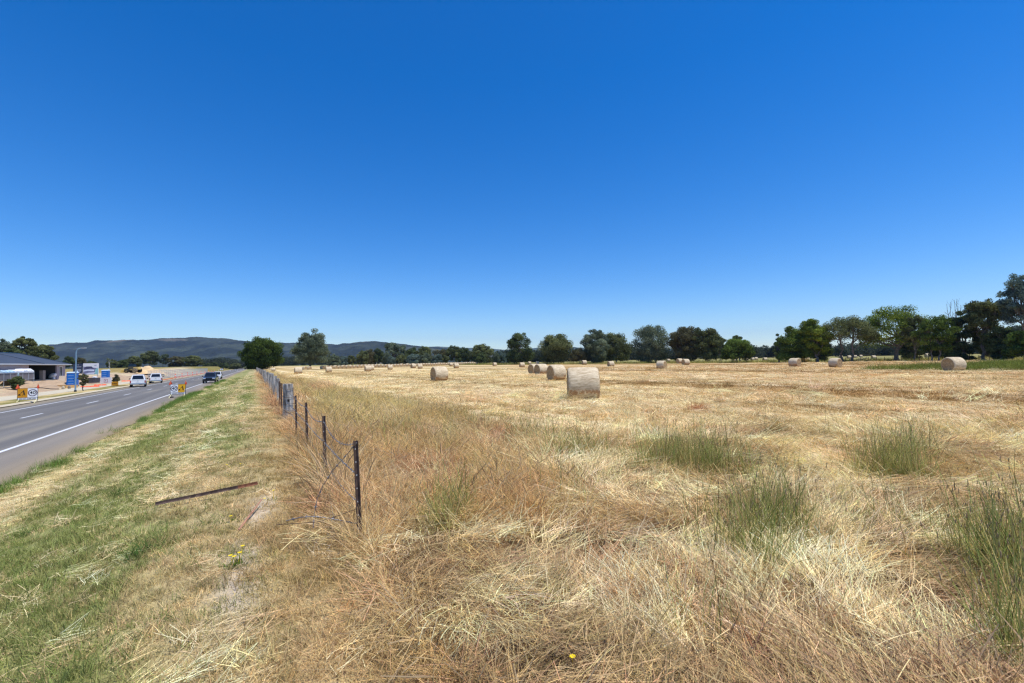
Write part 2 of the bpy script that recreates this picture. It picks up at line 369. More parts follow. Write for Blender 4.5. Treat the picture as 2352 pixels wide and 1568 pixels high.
edge = lambda Y: seal_edge(Y)+.22*(fbm(Y*1.6, Y*0+2, 15)-.5)+.5*(fbm(Y*.35, Y*0+7, 16)-.5)
def road_col(x, y):
    sh = ss(-7.9, -7.4, x+.3*(fbm(x*.5, y*.1, 3)-.5))
    c = mixc(lin(124, 125, 134), lin(148, 144, 146), sh)
    t = np.exp(-((x+9.0)**2)/.12)+np.exp(-((x+10.7)**2)/.10)
    c = mixc(c, lin(156, 152, 148), np.clip(t, 0, 1)*ss(.4, .6, fbm(x*.5, y*.05, 8))*.6)
    c = mixc(c, lin(160, 152, 142), ss(-15.0, -15.8, x)*.9)
    c = mixc(c, lin(176, 158, 128), ss(-.38, -.05, x-seal_edge(y)+.3*(fbm(x*2.5, y*1.2, 27)-.5))*.8)
    return c*np.array([.80, .735, .565])
strip('road', [-16.6, -16, -15.3, -14.9, -14, -13, -12, -11.2, -10.7, -10.2, -9.5, -9, -8.5, -8, -7.6, -7.2, -6.6, edge][::-1], ys, ROADZ, M['asphalt'], 'two lane grey asphalt road with a paler sealed shoulder', road_col)
strip('edge_line', [-7.70, -7.54], ys, ROADZ+.004, M['white_line'], 'solid white line along the near edge of the road')
strip('far_edge_line', [-14.80, -14.66], ys, ROADZ+.004, M['white_line'], 'solid white line along the far edge of the road')
mb = MB()
for k in range(-1, 45):
    y0 = 37.7+12.2*k
    mb.add([(-11.96, y0, ROADZ+.004), (-11.82, y0, ROADZ+.004), (-11.82, y0+3.2, ROADZ+.004), (-11.96, y0+3.2, ROADZ+.004)], [(0, 1, 2, 3)])
tag(mb.build('centre_line', M['white_line']), 'broken white dashes down the middle of the road', kind='structure')
mb = MB(); mb.prism([(-16.98, -1.05), (-16.60, -1.05), (-16.56, -1.01), (-16.66, -.95), (-16.98, -.93)], -12, 480)
tag(mb.build('kerb', M['concrete']), 'pale concrete kerb along the far side of the road', kind='structure')
mb = MB(); mb.box((-20.75, 120, -.97), (3.0, 270, .09)); mb.box((-17.95, 91, -.975), (1.9, 3.6, .08))
tag(mb.build('footpath', M['concrete']), 'pale concrete footpath beyond the far kerb', kind='structure')
vy = np.arange(10, 260, 1.0)
strip('far_verge', [-17.02, -17.6, -18.3, -19.2], vy, 0, gme.materials[0], 'thin strip of green and straw grass between kerb and footpath',
      lambda x, y: mixc(lin(128, 122, 66), lin(196, 174, 122), ss(.35, .6, fbm(x*.8, y*.15, 66))), lambda x, y: gz(x, y)+.015)

def hills(name, label, pts, D0, D1, cols, seed, amp):
    us = np.linspace(-420, 2760, 520); us = us
    top = np.interp(us, [p[0] for p in pts], [p[1] for p in pts]); el = (hor(us)-top)/F*D1+HC
    tt = np.linspace(0, 1.25, 60); V = []; T = []
    for t in tt:
        D = D0+(D1-D0)*t
        xy = np.array([at_depth(u, D) for u in us])
        p = ss(0, 1, t/1.0) if t <= 1 else 1-.9*ss(1, 1.25, t)
        h = el*p**.85
        rn = (fbm(xy[:, 0]/420, xy[:, 1]/420, seed, 5)-.5)*2
        h = h+rn*amp*4*t*max(0, 1-t)+(fbm(xy[:, 0]/50, xy[:, 1]/50, seed+3, 3)-.5)*amp*.22*(t > 0)
        V.append(np.stack([xy[:, 0], xy[:, 1], h-2*(t == 0)], 1)); T.append(np.full(len(us), t))
    V = np.concatenate(V); n = len(us); i = np.arange(len(V)).reshape(-1, n)
    q = np.stack([i[:-1, :-1], i[:-1, 1:], i[1:, 1:], i[1:, :-1]], -1).reshape(-1, 4)
    n1 = fbm(V[:, 0]/160, V[:, 1]/160, seed+9, 5); n2 = fbm(V[:, 0]/600, V[:, 1]/600, seed+11, 4)
    c = mixc(cols[0], cols[1], ss(.35, .65, n1)); c = mixc(c, cols[2], ss(.58, .66, n1)*ss(.52, .64, n2)*.35)
    return tag(link(name, npmesh(name, V, q, HILLM, {'col': c}, smooth=True)), label, kind='structure')
def hillmat():
    m = bpy.data.materials.new('wooded_hillside'); m.use_nodes = True; t = m.node_tree; p = t.nodes['Principled BSDF']; L = t.links.new
    p.inputs['Roughness'].default_value = 1; p.inputs['Specular IOR Level'].default_value = 0
    a = t.nodes.new('ShaderNodeAttribute'); a.attribute_name = 'col'; tc = t.nodes.new('ShaderNodeTexCoord')
    n = t.nodes.new('ShaderNodeTexNoise'); n.inputs['Scale'].default_value = .03; n.inputs['Detail'].default_value = 6; n.inputs['Roughness'].default_value = .65; L(tc.outputs['Object'], n.inputs[0])
    r = t.nodes.new('ShaderNodeMapRange'); r.inputs[1].default_value = .3; r.inputs[2].default_value = .7; r.inputs[3].default_value = .55; r.inputs[4].default_value = 1.45; L(n.outputs[0], r.inputs[0])
    x = t.nodes.new('ShaderNodeMix'); x.data_type = 'RGBA'; x.blend_type = 'MULTIPLY'; x.inputs[0].default_value = 1; L(a.outputs['Color'], x.inputs[6]); L(r.outputs[0], x.inputs[7]); L(x.outputs[2], p.inputs['Base Color'])
    b = t.nodes.new('ShaderNodeBump'); b.inputs['Strength'].default_value = 1; b.inputs['Distance'].default_value = 12; L(n.outputs[0], b.inputs['Height']); L(b.outputs[0], p.inputs['Normal'])
    return m
HILLM = hillmat()
hills('hills', 'long blue wooded hill range behind the road and belt of trees',
      [(-420, 805), (60, 800), (125, 795), (175, 793), (270, 787), (380, 781), (460, 778), (505, 779), (560, 784), (600, 787), (640, 789), (715, 792), (745, 793.5), (775, 794), (800, 791), (830, 787), (858, 785), (895, 790), (960, 797), (1000, 799), (1060, 804), (1134, 812), (1240, 822), (1400, 829), (2760, 840)],
      2300, 4300, (lin(46, 53, 44), lin(70, 77, 61), lin(160, 138, 116)), 5, 60)
hills('far_hills', 'faint distant blue ridge low on the horizon', [(-420, 838), (800, 812), (957, 798), (1004, 796), (1029, 797.5), (1134, 801.5), (1165, 804), (1236, 800), (1290, 797.5), (1330, 798.5), (1452, 801), (1700, 804), (1900, 806), (2352, 802), (2760, 800)],
      5200, 8200, (lin(64, 76, 54), lin(92, 100, 70), lin(140, 130, 100)), 31, 40)

# ------------------------------------------------------------------ air
hz = MB(); hz.box((1000, 4600, 240), (16400, 9800, 610)); HZ_D = 5.5e-5
hm = bpy.data.materials.new('clear_summer_air'); hm.use_nodes = True; t = hm.node_tree; t.nodes.clear()
ho = t.nodes.new('ShaderNodeOutputMaterial'); hv = t.nodes.new('ShaderNodeVolumePrincipled'); hv.inputs['Density'].default_value = HZ_D
hv.inputs['Color'].default_value = (.45, .61, .98, 1); hv.inputs['Anisotropy'].default_value = .2
t.links.new(hv.outputs[0], ho.inputs['Volume'])
tag(hz.build('haze', hm), 'thin blue summer haze in the air in front of the hills', kind='stuff')

# ------------------------------------------------------------------ fence
def post_z(x, y): return gz1(x, y)
def picket(y, h, lean, label, x=None, group='dark steel pickets of the roadside fence', holes=False):
    x = FENCE_X-.10 if x is None else x; z = post_z(x, y)
    t = thing('fence_picket', label, 'fence post', (x, y, z), 0, group); t.rotation_euler = lean
    b = MB()                                       # star section: three ribs
    for a in (90, 210, 330):
        d = Vector((math.cos(rad(a)), math.sin(rad(a)), 0)); n = Vector((-d.y, d.x, 0)); w = .027; k = .004
        P = [n*k, d*w+n*k*.8, d*w-n*k*.8, -n*k]
        b.add([p+Vector((0, 0, -.35)) for p in P]+[p+Vector((0, 0, h)) for p in P], [(0, 1, 5, 4), (1, 2, 6, 5), (2, 3, 7, 6), (4, 5, 6, 7), (0, 3, 2, 1)])
    nf = len(b.f)
    if holes:
        for q in range(7): b.box((.0, -.0285, .16+q*.125), (.007, .004, .011))
    o = b.build('shaft', M['steel_dark'], t)
    if holes: o.data.materials.append(HOLE); [setattr(p, 'material_index', 1) for p in o.data.polygons if p.index >= nf]
    return t
HOLE = mat('bright_picket_hole', (.62, .6, .56), .6)
near = ['nearest dark steel picket, leaning slightly, with the loose barbed wire on it', 'second dark steel picket, its foot lost in rusty grass behind the nearest one', 'third dark steel picket, between the nearest two and the thick timber strainer', 'dark steel picket standing just in front of the thick timber strainer']
for k, (y, lab) in enumerate(zip((4.62, 7.02, 9.57, 12.1), near)):
    t = picket(y, (.985, 1.0, 1.0, 1.0)[k], (rad(-1.5), rad(-2.2+(k == 0)*-.6), rad(-28)), lab, holes=True)
picket(17.4, 1.08, (0, rad(1), 0), 'rusty picket leaning just behind the thick timber strainer'); picket(19.0, 1.08, (0, rad(-1), 0), 'rusty picket second behind the thick timber strainer'); picket(20.6, 1.1, (0, rad(0), 0), 'taller dark picket third behind the thick timber strainer')
def tex_wood():
    m = mat('weathered_grey_timber', (.3, .3, .3), .95, .1); t = m.node_tree; p = t.nodes['Principled BSDF']; L = t.links.new
    tc = t.nodes.new('ShaderNodeTexCoord'); mp = t.nodes.new('ShaderNodeMapping'); mp.inputs['Scale'].default_value = (1, 1, .07); L(tc.outputs['Object'], mp.inputs[0])
    n = t.nodes.new('ShaderNodeTexNoise'); n.inputs['Scale'].default_value = 26; n.inputs['Detail'].default_value = 6; n.inputs['Distortion'].default_value = 1.2; L(mp.outputs[0], n.inputs[0])
    r = t.nodes.new('ShaderNodeValToRGB'); e = r.color_ramp.elements; e[0].position = .33; e[0].color = (.045, .04, .04, 1); e[1].position = .6; e[1].color = (.56, .53, .48, 1); x = e.new(.45); x.color = (.32, .295, .265, 1)
    L(n.outputs[0], r.inputs[0]); L(r.outputs[0], p.inputs['Base Color'])
    b = t.nodes.new('ShaderNodeBump'); b.inputs['Strength'].default_value = 1; b.inputs['Distance'].default_value = .02; L(n.outputs[0], b.inputs['Height']); L(b.outputs[0], p.inputs['Normal']); return m
M['wood'] = tex_wood()
def wood_post(y, h, r, seed, label, x=None, group=None, name='timber_fence_post'):
    rng = random.Random(seed); x = FENCE_X if x is None else x
    t = thing(name, label, 'fence post', (x, y, post_z(x, y)), rng.uniform(0, 6), group); b = MB(); n = 14; rings = []
    sq = [1+rng.uniform(-.13, .13) for _ in range(n)]
    for z in (-.3, .02, .15, .3, .5, .7, .85, .95, .985, 1.0):
        w = (1.06 if z < .2 else 1)*(.93 if z == 1.0 else 1)
        rings.append([Vector((math.cos(2*math.pi*k/n), math.sin(2*math.pi*k/n), 0))*r*sq[k]*w*(1+rng.uniform(-.03, .03))+Vector((.012*math.sin(z*5+seed), 0, z*h+(rng.uniform(-.02, .02) if z > .9 else 0))) for k in range(n)])
    b.loft(rings); b.build('shaft', M['wood'], t, smooth=True); return t
sx, sy = at_z(664, 962, 0)
st = wood_post(sy, 1.12, .155, 4, 'thick weathered grey timber strainer post with wires wound round it', x=sx, name='strainer_post'); st.rotation_euler = (rad(-1), rad(-1.5), .3)
for z, tl in ((.98, .02), (.72, .03), (.47, -.02), (.30, .03), (.22, 0)):
    b = MB(); b.tube([(.168*math.cos(a), .168*math.sin(a), z+tl*math.sin(a)) for a in np.linspace(0, 2*math.pi, 17)], .006, 5, False); b.build('wire_winding', M['rusty_wire'], st)
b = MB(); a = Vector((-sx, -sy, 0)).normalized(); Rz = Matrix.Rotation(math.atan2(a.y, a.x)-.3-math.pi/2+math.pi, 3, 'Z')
b.box(Rz @ Vector((0, -.152, .60)), (.055, .03, .075), Rz); b.build('mortise_shade_block', M['sign_black'], st)  # solid black block painted as the shade inside the mortise
ords = ['first', 'second', 'third', 'fourth', 'fifth', 'sixth', 'seventh', 'eighth', 'ninth', 'tenth']
rng = random.Random(3); y = 23.5; k = 0
while y < 215:
    if k < 10: lab = 'weathered grey timber post, %s timber post behind the thick strainer' % ords[k]
    else: lab = 'small far timber post in the fence running on to the round green tree'
    if k >= 10 and k % 3 == 2: picket(y, rng.uniform(1.05, 1.2), (0, rad(rng.uniform(-2, 2)), 0), 'small far dark picket among timber posts near the round green tree', x=FENCE_X+rng.uniform(-.08, .08), group='far dark pickets')
    else: wood_post(y, rng.uniform(1.08, 1.28), rng.uniform(.045, .075), k+20, lab, x=FENCE_X+rng.uniform(-.1, .1), group='grey timber posts of the roadside fence')
    y += rng.uniform(2.5, 3.2) if y < 60 else rng.uniform(3.0, 4.2); k += 1
def wire(name, label, pts, r, m, barbs=False, group=None, twist=0):
    b = MB(); pts = [Vector(p) for p in pts]
    b.tube(pts, r, 5)
    if barbs:
        for p, q in zip(pts, pts[1:]):
            n = max(1, int((q-p).length/.11))
            for i in range(n):
                c = p.lerp(q, (i+.5)/n); d = (q-p).normalized(); w = Vector((random.uniform(-1, 1), random.uniform(-1, 1), random.uniform(-1, 1))).cross(d).normalized()*.016
                b.tube([c-w, c+w], r*.8, 4); b.tube([c-d*.012, c+d*.012], r*2, 5)
    return tag(b.build(name, m), label, 'wire', group)
def sag(p, q, s, n=9): return [Vector(p).lerp(Vector(q), i/n)+Vector((0, 0, -s*4*(i/n)*(1-i/n))) for i in range(n+1)]
px = FENCE_X-.10; P = lambda y, h: (px-.005-.03*h*(y < 13), y, post_z(px, y)+h)
random.seed(5)
g = 'wires of the roadside fence'
wire('barbed_wire', 'slack top strand of barbed wire from the strainer to the nearest picket', sag((sx-.1, sy-.1, 1.0), P(12.1, .95), .05)+sag(P(12.1, .95), P(9.57, .93), .06)[1:]+sag(P(9.57, .93), P(7.02, .93), .10)[1:]+sag(P(7.02, .93), P(4.62, .97), .13)[1:], .0032, M['wire'], True, g)
wire('barbed_wire', 'tight middle strand of bright wire reaching the nearest picket at mid height', sag((sx-.1, sy-.1, .62), P(9.57, .62), .02)+sag(P(9.57, .62), P(7.02, .63), .02)[1:]+sag(P(7.02, .63), P(4.62, .66), .015)[1:], .004, M['wire'], True, g)
wire('fence_wire', 'thin low strand of plain wire sagging below the middle one', sag((sx-.1, sy-.1, .42), P(9.57, .40), .02)+sag(P(9.57, .40), P(7.02, .38), .04)[1:]+sag(P(7.02, .38), P(4.62, .40), .06)[1:], .0026, M['wire'], True, g)
wire('loose_wire', 'loose bright wire end hanging in a loop off the nearest picket', [P(4.62, .97), (px-.08, 4.75, .86), (px-.2, 4.95, .66), (px-.28, 5.05, .5), (px-.33, 5.1, .36), (px-.36, 5.1, .2), (px-.38, 5.0, .1)], .004, M['wire'], True)
wire('loose_wire', 'loose twisted wire bundle lying over the grass left of the nearest picket', [(px-.62, 5.0, .22), (px-.5, 4.95, .245), (px-.4, 4.9, .25), (px-.3, 4.86, .235), (px-.15, 4.78, .20), (px-.02, 4.66, .18)], .0045, M['wire'], True)
wire('loose_wire', 'thin brown wire curving off the nearest picket above the twisted bundle', [(px-.02, 4.62, .34), (px-.18, 4.72, .27), (px-.34, 4.8, .22), (px-.52, 4.92, .2), (px-.7, 5.1, .17)], .003, M['rusty_wire'])
wire('loose_wire', 'short brown wire arched between the second picket and the nearest', [P(7.0, .18), (px-.03, 6.6, .26), (px-.03, 6.1, .3), (px, 5.5, .27)], .003, M['rusty_wire'])
wire('fence_wire', 'thick dark top wire dipping from the strainer along the timber posts', sag((sx, sy+.1, .98), (px, 20.6, 1.0), .10)+sag((px, 20.6, 1.0), (FENCE_X, 40, 1.08), .02)[1:]+[(FENCE_X, 120, 1.05+gz1(1, 120)), (FENCE_X, 210, 1.05+gz1(1, 210))], .007, M['rusty_wire'], False, g)
for h, lab in ((.78, 'plain wire just under the top wire along the timber posts'), (.5, 'plain wire at middle height along the timber posts'), (.26, 'lowest plain wire along the timber posts, half hidden by grass')):
    wire('fence_wire', lab, [(sx, sy+.1, h), (px, 22, h), (FENCE_X-.09, 45, h+.02), (FENCE_X-.09, 120, h+gz1(1, 120)), (FENCE_X-.09, 210, h+gz1(1, 210))], .0035, M['wire'], False, g)
# fallen picket and stick on the verge
p0 = Vector(place(357, 1175, 2, 40)); p1 = Vector(place(592, 1130, 2, 40)); p0.z = gz1(p0.x, p0.y)+.09; p1.z = gz1(p1.x, p1.y)+.11
t = thing('fallen_picket', 'dark steel picket with an orange rusty end lying on the mown verge', 'fence post', p0); d = (p1-p0); q = d.to_track_quat('Y', 'Z').to_matrix(); L_ = d.length
for nm, m_, a0, a1 in (('shaft', M['steel_dark'], 0, L_*.80), ('rusty_end', M['rust'], L_*.80, L_)):
    b = MB(); b.add([q @ Vector(v) for v in ((-.019, a0, -.006), (.019, a0, -.006), (.004, a0, .007), (.003, a0, .034), (-.003, a0, .034), (-.004, a0, .007), (-.019, a1, -.006), (.019, a1, -.006), (.004, a1, .007), (.003, a1, .034), (-.003, a1, .034), (-.004, a1, .007))],
        [(0, 1, 2, 3, 4, 5), (11, 10, 9, 8, 7, 6)]+[(i, i+6, (i+1) % 6+6, (i+1) % 6) for i in range(6)])
    b.build(nm, m_, t)
pa = Vector(place(548, 1224, 2, 40)); pb = Vector(place(602, 1163, 2, 40)); pa.z = gz1(pa.x, pa.y)+.03; pb.z = gz1(pb.x, pb.y)+.09
tag(MB().tube([pa, pa.lerp(pb, .3), pa.lerp(pb, .62), pb], [.011, .012, .009, .007], 6).build('stick', mat('pink_brown_stick', lin(176, 130, 105), .9, noise=.3, scale=20)), 'thin brown stick lying at the edge of the bare earth beside the fence grass', 'stick')

# ------------------------------------------------------------------ hay bales
def tex_bale(end):
    m = mat('straw_bale_end' if end else 'netted_straw_bale_side', (.5, .4, .3), 1, .1); t = m.node_tree; p = t.nodes['Principled BSDF']; L = t.links.new
    tc = t.nodes.new('ShaderNodeTexCoord'); n = t.nodes.new('ShaderNodeTexNoise'); n.inputs['Detail'].default_value = 6; n.inputs['Roughness'].default_value = .7
    mp = t.nodes.new('ShaderNodeMapping'); L(tc.outputs['Object'], mp.inputs[0]); L(mp.outputs[0], n.inputs[0])
    r = t.nodes.new('ShaderNodeValToRGB'); e = r.color_ramp.elements
    if end:
        n.inputs['Scale'].default_value = 7; e[0].color = (*lin(120, 96, 66), 1); e[1].color = (*lin(206, 178, 136), 1)
        w = t.nodes.new('ShaderNodeTexWave'); w.wave_type = 'RINGS'; w.rings_direction = 'X'; w.inputs['Scale'].default_value = 4; w.inputs['Distortion'].default_value = 4; w.inputs['Detail'].default_value = 3; L(tc.outputs['Object'], w.inputs[0])
        a = t.nodes.new('ShaderNodeMath'); a.operation = 'MULTIPLY_ADD'; a.inputs[1].default_value = .25; L(w.outputs[1], a.inputs[0]); L(n.outputs[0], a.inputs[2]); src = a.outputs[0]; e[0].position = .35; e[1].position = .85
    else:
        mp.inputs['Scale'].default_value = (.22, 1, 1); n.inputs['Scale'].default_value = 17; e[0].position = .33; e[0].color = (*lin(174, 150, 116), 1); e[1].position = .64; e[1].color = (*lin(233, 216, 183), 1); src = n.outputs[0]
    L(src, r.inputs[0]); L(r.outputs[0], p.inputs['Base Color'])
    b = t.nodes.new('ShaderNodeBump'); b.inputs['Strength'].default_value = .6; b.inputs['Distance'].default_value = .03; L(n.outputs[0], b.inputs['Height']); L(b.outputs[0], p.inputs['Normal']); return m
M['bale_side'], M['bale_end'] = tex_bale(False), tex_bale(True)
M['bale_skirt'] = mat('bare_straw_below_net', lin(182, 146, 110), 1, .1, noise=.3, scale=14, bump=.8)
def bale_part(end, seed):
    """axis along local X, diameter 1.35, length 1.2, flat spot underneath"""
    rng = np.random.default_rng(seed); n = 56; R = .675; L = .61; V = []; Fs = []
    prof = [(-L+.0, R*.90), (-L+.035, R*.965), (-L+.10, R), (-.2, R*1.006), (.2, R*1.006), (L-.10, R), (L-.035, R*.965), (L, R*.90)] if not end else None
    def ringpt(x, r, k):
        a = 2*math.pi*k/n; y = r*math.sin(a); z = r*math.cos(a); w = 1+.012*math.sin(3*a+seed)+.008*math.sin(7*a+x*3)
        y *= w; z *= w; z = max(z, -R*.93); return (x, y*(1.02 if z < -.3 else 1), z+R*.93)
    if not end:
        for x, r in prof: V += [ringpt(x, r, k) for k in range(n)]
        for i in range(len(prof)-1): Fs += [(i*n+k, i*n+(k+1) % n, (i+1)*n+(k+1) % n, (i+1)*n+k) for k in range(n)]
    else:
        rs = [.90, .72, .54, .36, .18]
        for s in (end,):
            o = len(V)
            for j, q in enumerate(rs): V += [tuple(np.array(ringpt(s*(L+.001+.03*(j > 0)*math.sin(j*1.7)+rng.uniform(-.012, .012)*(j > 0)), R*q*(1 if j else 1.0), k))) for k in range(n)]
            V.append((s*(L+.02), 0, R*.93)); c = len(V)-1
            for j in range(len(rs)-1): Fs += [(o+j*n+k, o+j*n+(k+1) % n, o+(j+1)*n+(k+1) % n, o+(j+1)*n+k) for k in range(n)]
            Fs += [(o+4*n+k, o+4*n+(k+1) % n, c) for k in range(n)]
    me = bpy.data.meshes.new('bale_end' if end else 'bale_side'); me.from_pydata(V, [], Fs)
    bm = bmesh.new(); bm.from_mesh(me); bmesh.ops.recalc_face_normals(bm, faces=bm.faces)
    for f in bm.faces: f.smooth = True
    bm.to_mesh(me); bm.free(); me.materials.append(M['bale_end' if end else 'bale_side']); return me
def skirt_part(seed):                              # bare straw showing round the lower third, where the net stops with a ragged edge
    rng = np.random.default_rng(seed); n = 40; R = .675; L = .60; V = []; Fs = []; m = 15
    for i in range(n+1):
        x = -L+2*L*i/n
        lim = rad(108)+.05*rng.uniform(-1, 1)+.05*math.sin(i*1.3)
        for j in range(m+1):
            a = lim+(2*math.pi-2*lim)*j/m; e = .965 if abs(x) > L-.04 else 1
            z = max(R*1.016*e*math.cos(a), -R*.935); V.append((x, R*1.016*e*math.sin(a)*(1.02 if z < -.3 else 1), z+R*.93))
    for i in range(n): Fs += [(i*(m+1)+j, (i+1)*(m+1)+j, (i+1)*(m+1)+j+1, i*(m+1)+j+1) for j in range(m)]
    me = bpy.data.meshes.new('bare_straw'); me.from_pydata(V, [], Fs); me.polygons.foreach_set('use_smooth', [True]*len(me.polygons)); me.materials.append(M['bale_skirt']); return me
bs, be, bk = [bale_part(0, k) for k in (1, 2, 3)], [(bale_part(-1, k), bale_part(1, k)) for k in (1, 2, 3)], [skirt_part(k) for k in (1, 2, 3)]
def bale(loc, yaw, s, label, group, k, wide=1.0, detail=True):
    t = thing('hay_bale', label, 'hay bale', loc, yaw, group); t.scale = (s*wide, s, s)
    link('side', bs[k % 3], t); [link('end', e, t) for e in be[k % 3]]
    if detail: link('bare_straw', bk[k % 3], t)
    return t
G = 'round hay bales lying on the mown field'
# u centre, v top, v foot, turn of the axis against the line of sight (deg; 90 = side on, smaller shows the left end, above 90 the right end), label
BALES = [
 (1340, 843, 916, 86, 'largest nearest round hay bale, side on, standing alone in the stubble'),
 (1278, 837, 872, 58, 'round hay bale with its dark left end showing, just left of the nearest bale'),
 (1243, 835, 860, 55, 'middle bale of three in a file left of the nearest bale'),
 (1227, 835, 857, 50, 'bale half hidden at the back of the file of three'),
 (1009, 841, 874, 66, 'round hay bale standing alone halfway to the tree belt, dark left end'),
 (685, 843, 859, 84, 'round bale on stubble left of the tall oval tree, near the fence'),
 (755, 842, 855, 82, 'round bale just right of the tall oval tree'),
 (628, 845, 852.5, 96, 'small pale bale closest to the fence beside the round green tree'),
 (845, 839, 853, 78, 'front bale of a close pair left of the alone midfield bale'),
 (853, 839, 850, 80, 'back bale of a close pair, half hidden'),
 (896, 838, 848.5, 80, 'small bale before the tree belt, right of the close pair'),
 (949, 835, 845, 60, 'small shaded bale standing against the row of stored bales'),
 (965, 836, 846.5, 84, 'small pale bale just above left shoulder of the alone midfield bale'),
 (1036, 834, 841, 70, 'left small bale of two above right of the alone midfield bale'),
 (1048, 834, 845, 74, 'right small bale of two above right of the alone midfield bale'),
 (1136, 831, 839, 62, 'small bale in front of the right end of the tree belt'),
 (1199, 832, 843, 70, 'small bale below the tall spiky tree'),
 (1216, 829.6, 836.5, 66, 'tiny bale right of the trunk of the spiky tree'),
 (1234, 830, 837, 75, 'tiny bale peeping over the file of three bales'),
 (1342, 827, 837, 68, 'left small bale below the twin gum trees'),
 (1363, 826.6, 834, 70, 'tiny bale at the trunk of the left twin gum'),
 (1403, 829, 842, 62, 'bale in front of the right twin gum, dark left end'),
 (1520, 828, 847, 118, 'bale right of the wide rounded gum, its right end sunlit'),
 (1561, 822, 834.5, 52, 'left back bale of a touching pair under the broad dark gums'),
 (1575, 824, 838, 54, 'right front bale of a touching pair under the broad dark gums'),
 (1535, 822, 829, 80, 'tiny bale in the far green paddock behind the wide rounded gum'),
 (1686, 819, 827, 50, 'bale behind the trunk of the bright green tree'),
 (1715, 818.5, 827, 55, 'bale in long grass right of the bright green tree'),
 (1728, 818, 825, 55, 'left bale of a shaded touching pair in the far paddock'),
 (1736, 818, 824.5, 58, 'right bale of a shaded touching pair in the far paddock'),
 (1757, 817.7, 826, 60, 'bale standing alone in green grass left of the fan shaped trees'),
 (1800, 817, 827.5, 52, 'bale below left edge of the first fan shaped tree'),
 (1826, 822, 842, 118, 'bright bale with sunlit right end, left one of two on brown stubble'),
 (1850, 818, 831, 48, 'bale in tree shade just behind the left bright bale'),
 (1919, 822, 843, 120, 'bright bale with sunlit right end, right one of two on brown stubble'),
 (1867, 815.5, 821.5, 60, 'far bale in shade between two leaning trunks, left one'),
 (1881, 814, 820, 60, 'far bale in shade between two leaning trunks, right one'),
 (1931, 814, 820.5, 60, 'far bale left of the fan tree with open branches'),
 (1950, 813, 820, 60, 'far bale between the two trunks of the open fan tree'),
 (1964, 813, 819, 70, 'far bale half behind the right trunk of the open fan tree'),
 (1977, 812.5, 818, 60, 'far bale just right of the open fan tree'),
 (2006, 812, 820, 55, 'far bale above the fallen branch'),
 (2078, 811, 816.5, 65, 'far bale right of the biggest domed tree trunk'),
 (2131, 810.7, 821, 55, 'bale behind the thin double trunk, left of the large right bale'),
 (2146, 810, 818, 60, 'far bale half behind the one at the thin double trunk'),
 (2185, 810, 821, 52, 'bale above the large right bale, at the dense dark tree'),
 (2191, 819.6, 851.6, 42, 'large round bale at the right side, long side sunlit, dark left end'),
 (2343, 806.6, 817, 60, 'far bale at the right border under the tall gum')]
for k, (u, vt, vf, turn, lab, *_) in enumerate(BALES):
    x, y, z = place(u, vf); D = depth(x, y)
    if vf-hor(u) < 9 or D > 260:
        D = np.clip(1.33*F/(vf-vt), 60, 300); x, y = at_depth(u, D); z = gz1(x, y)
    s = float(np.clip((vf-vt)/F*D/1.30, .86, 1.28))
    los = math.atan2(y, x)                          # direction of sight; axis of the bale turned from it
    bale((x, y, z-.03), los-rad(turn)+math.pi, s, lab, G, k, 1.0, k < 40)
row0, row1 = at_depth(700, 166), at_depth(1112, 262); n = 62
for i in range(n):
    f = i/(n-1); x = row0[0]+(row1[0]-row0[0])*f; y = row0[1]+(row1[1]-row0[1])*f
    if .02 < f < .055: continue
    o_ = bale((x, y, gz1(x, y)-.05), math.atan2(row1[1]-row0[1], row1[0]-row0[0])+math.pi/2+random.uniform(-.1, .1), random.uniform(.95, 1.12), 'weathered tan bale in the long close row stored before the tree belt', 'stored row of bales before the tree belt', i, 1.05, False)
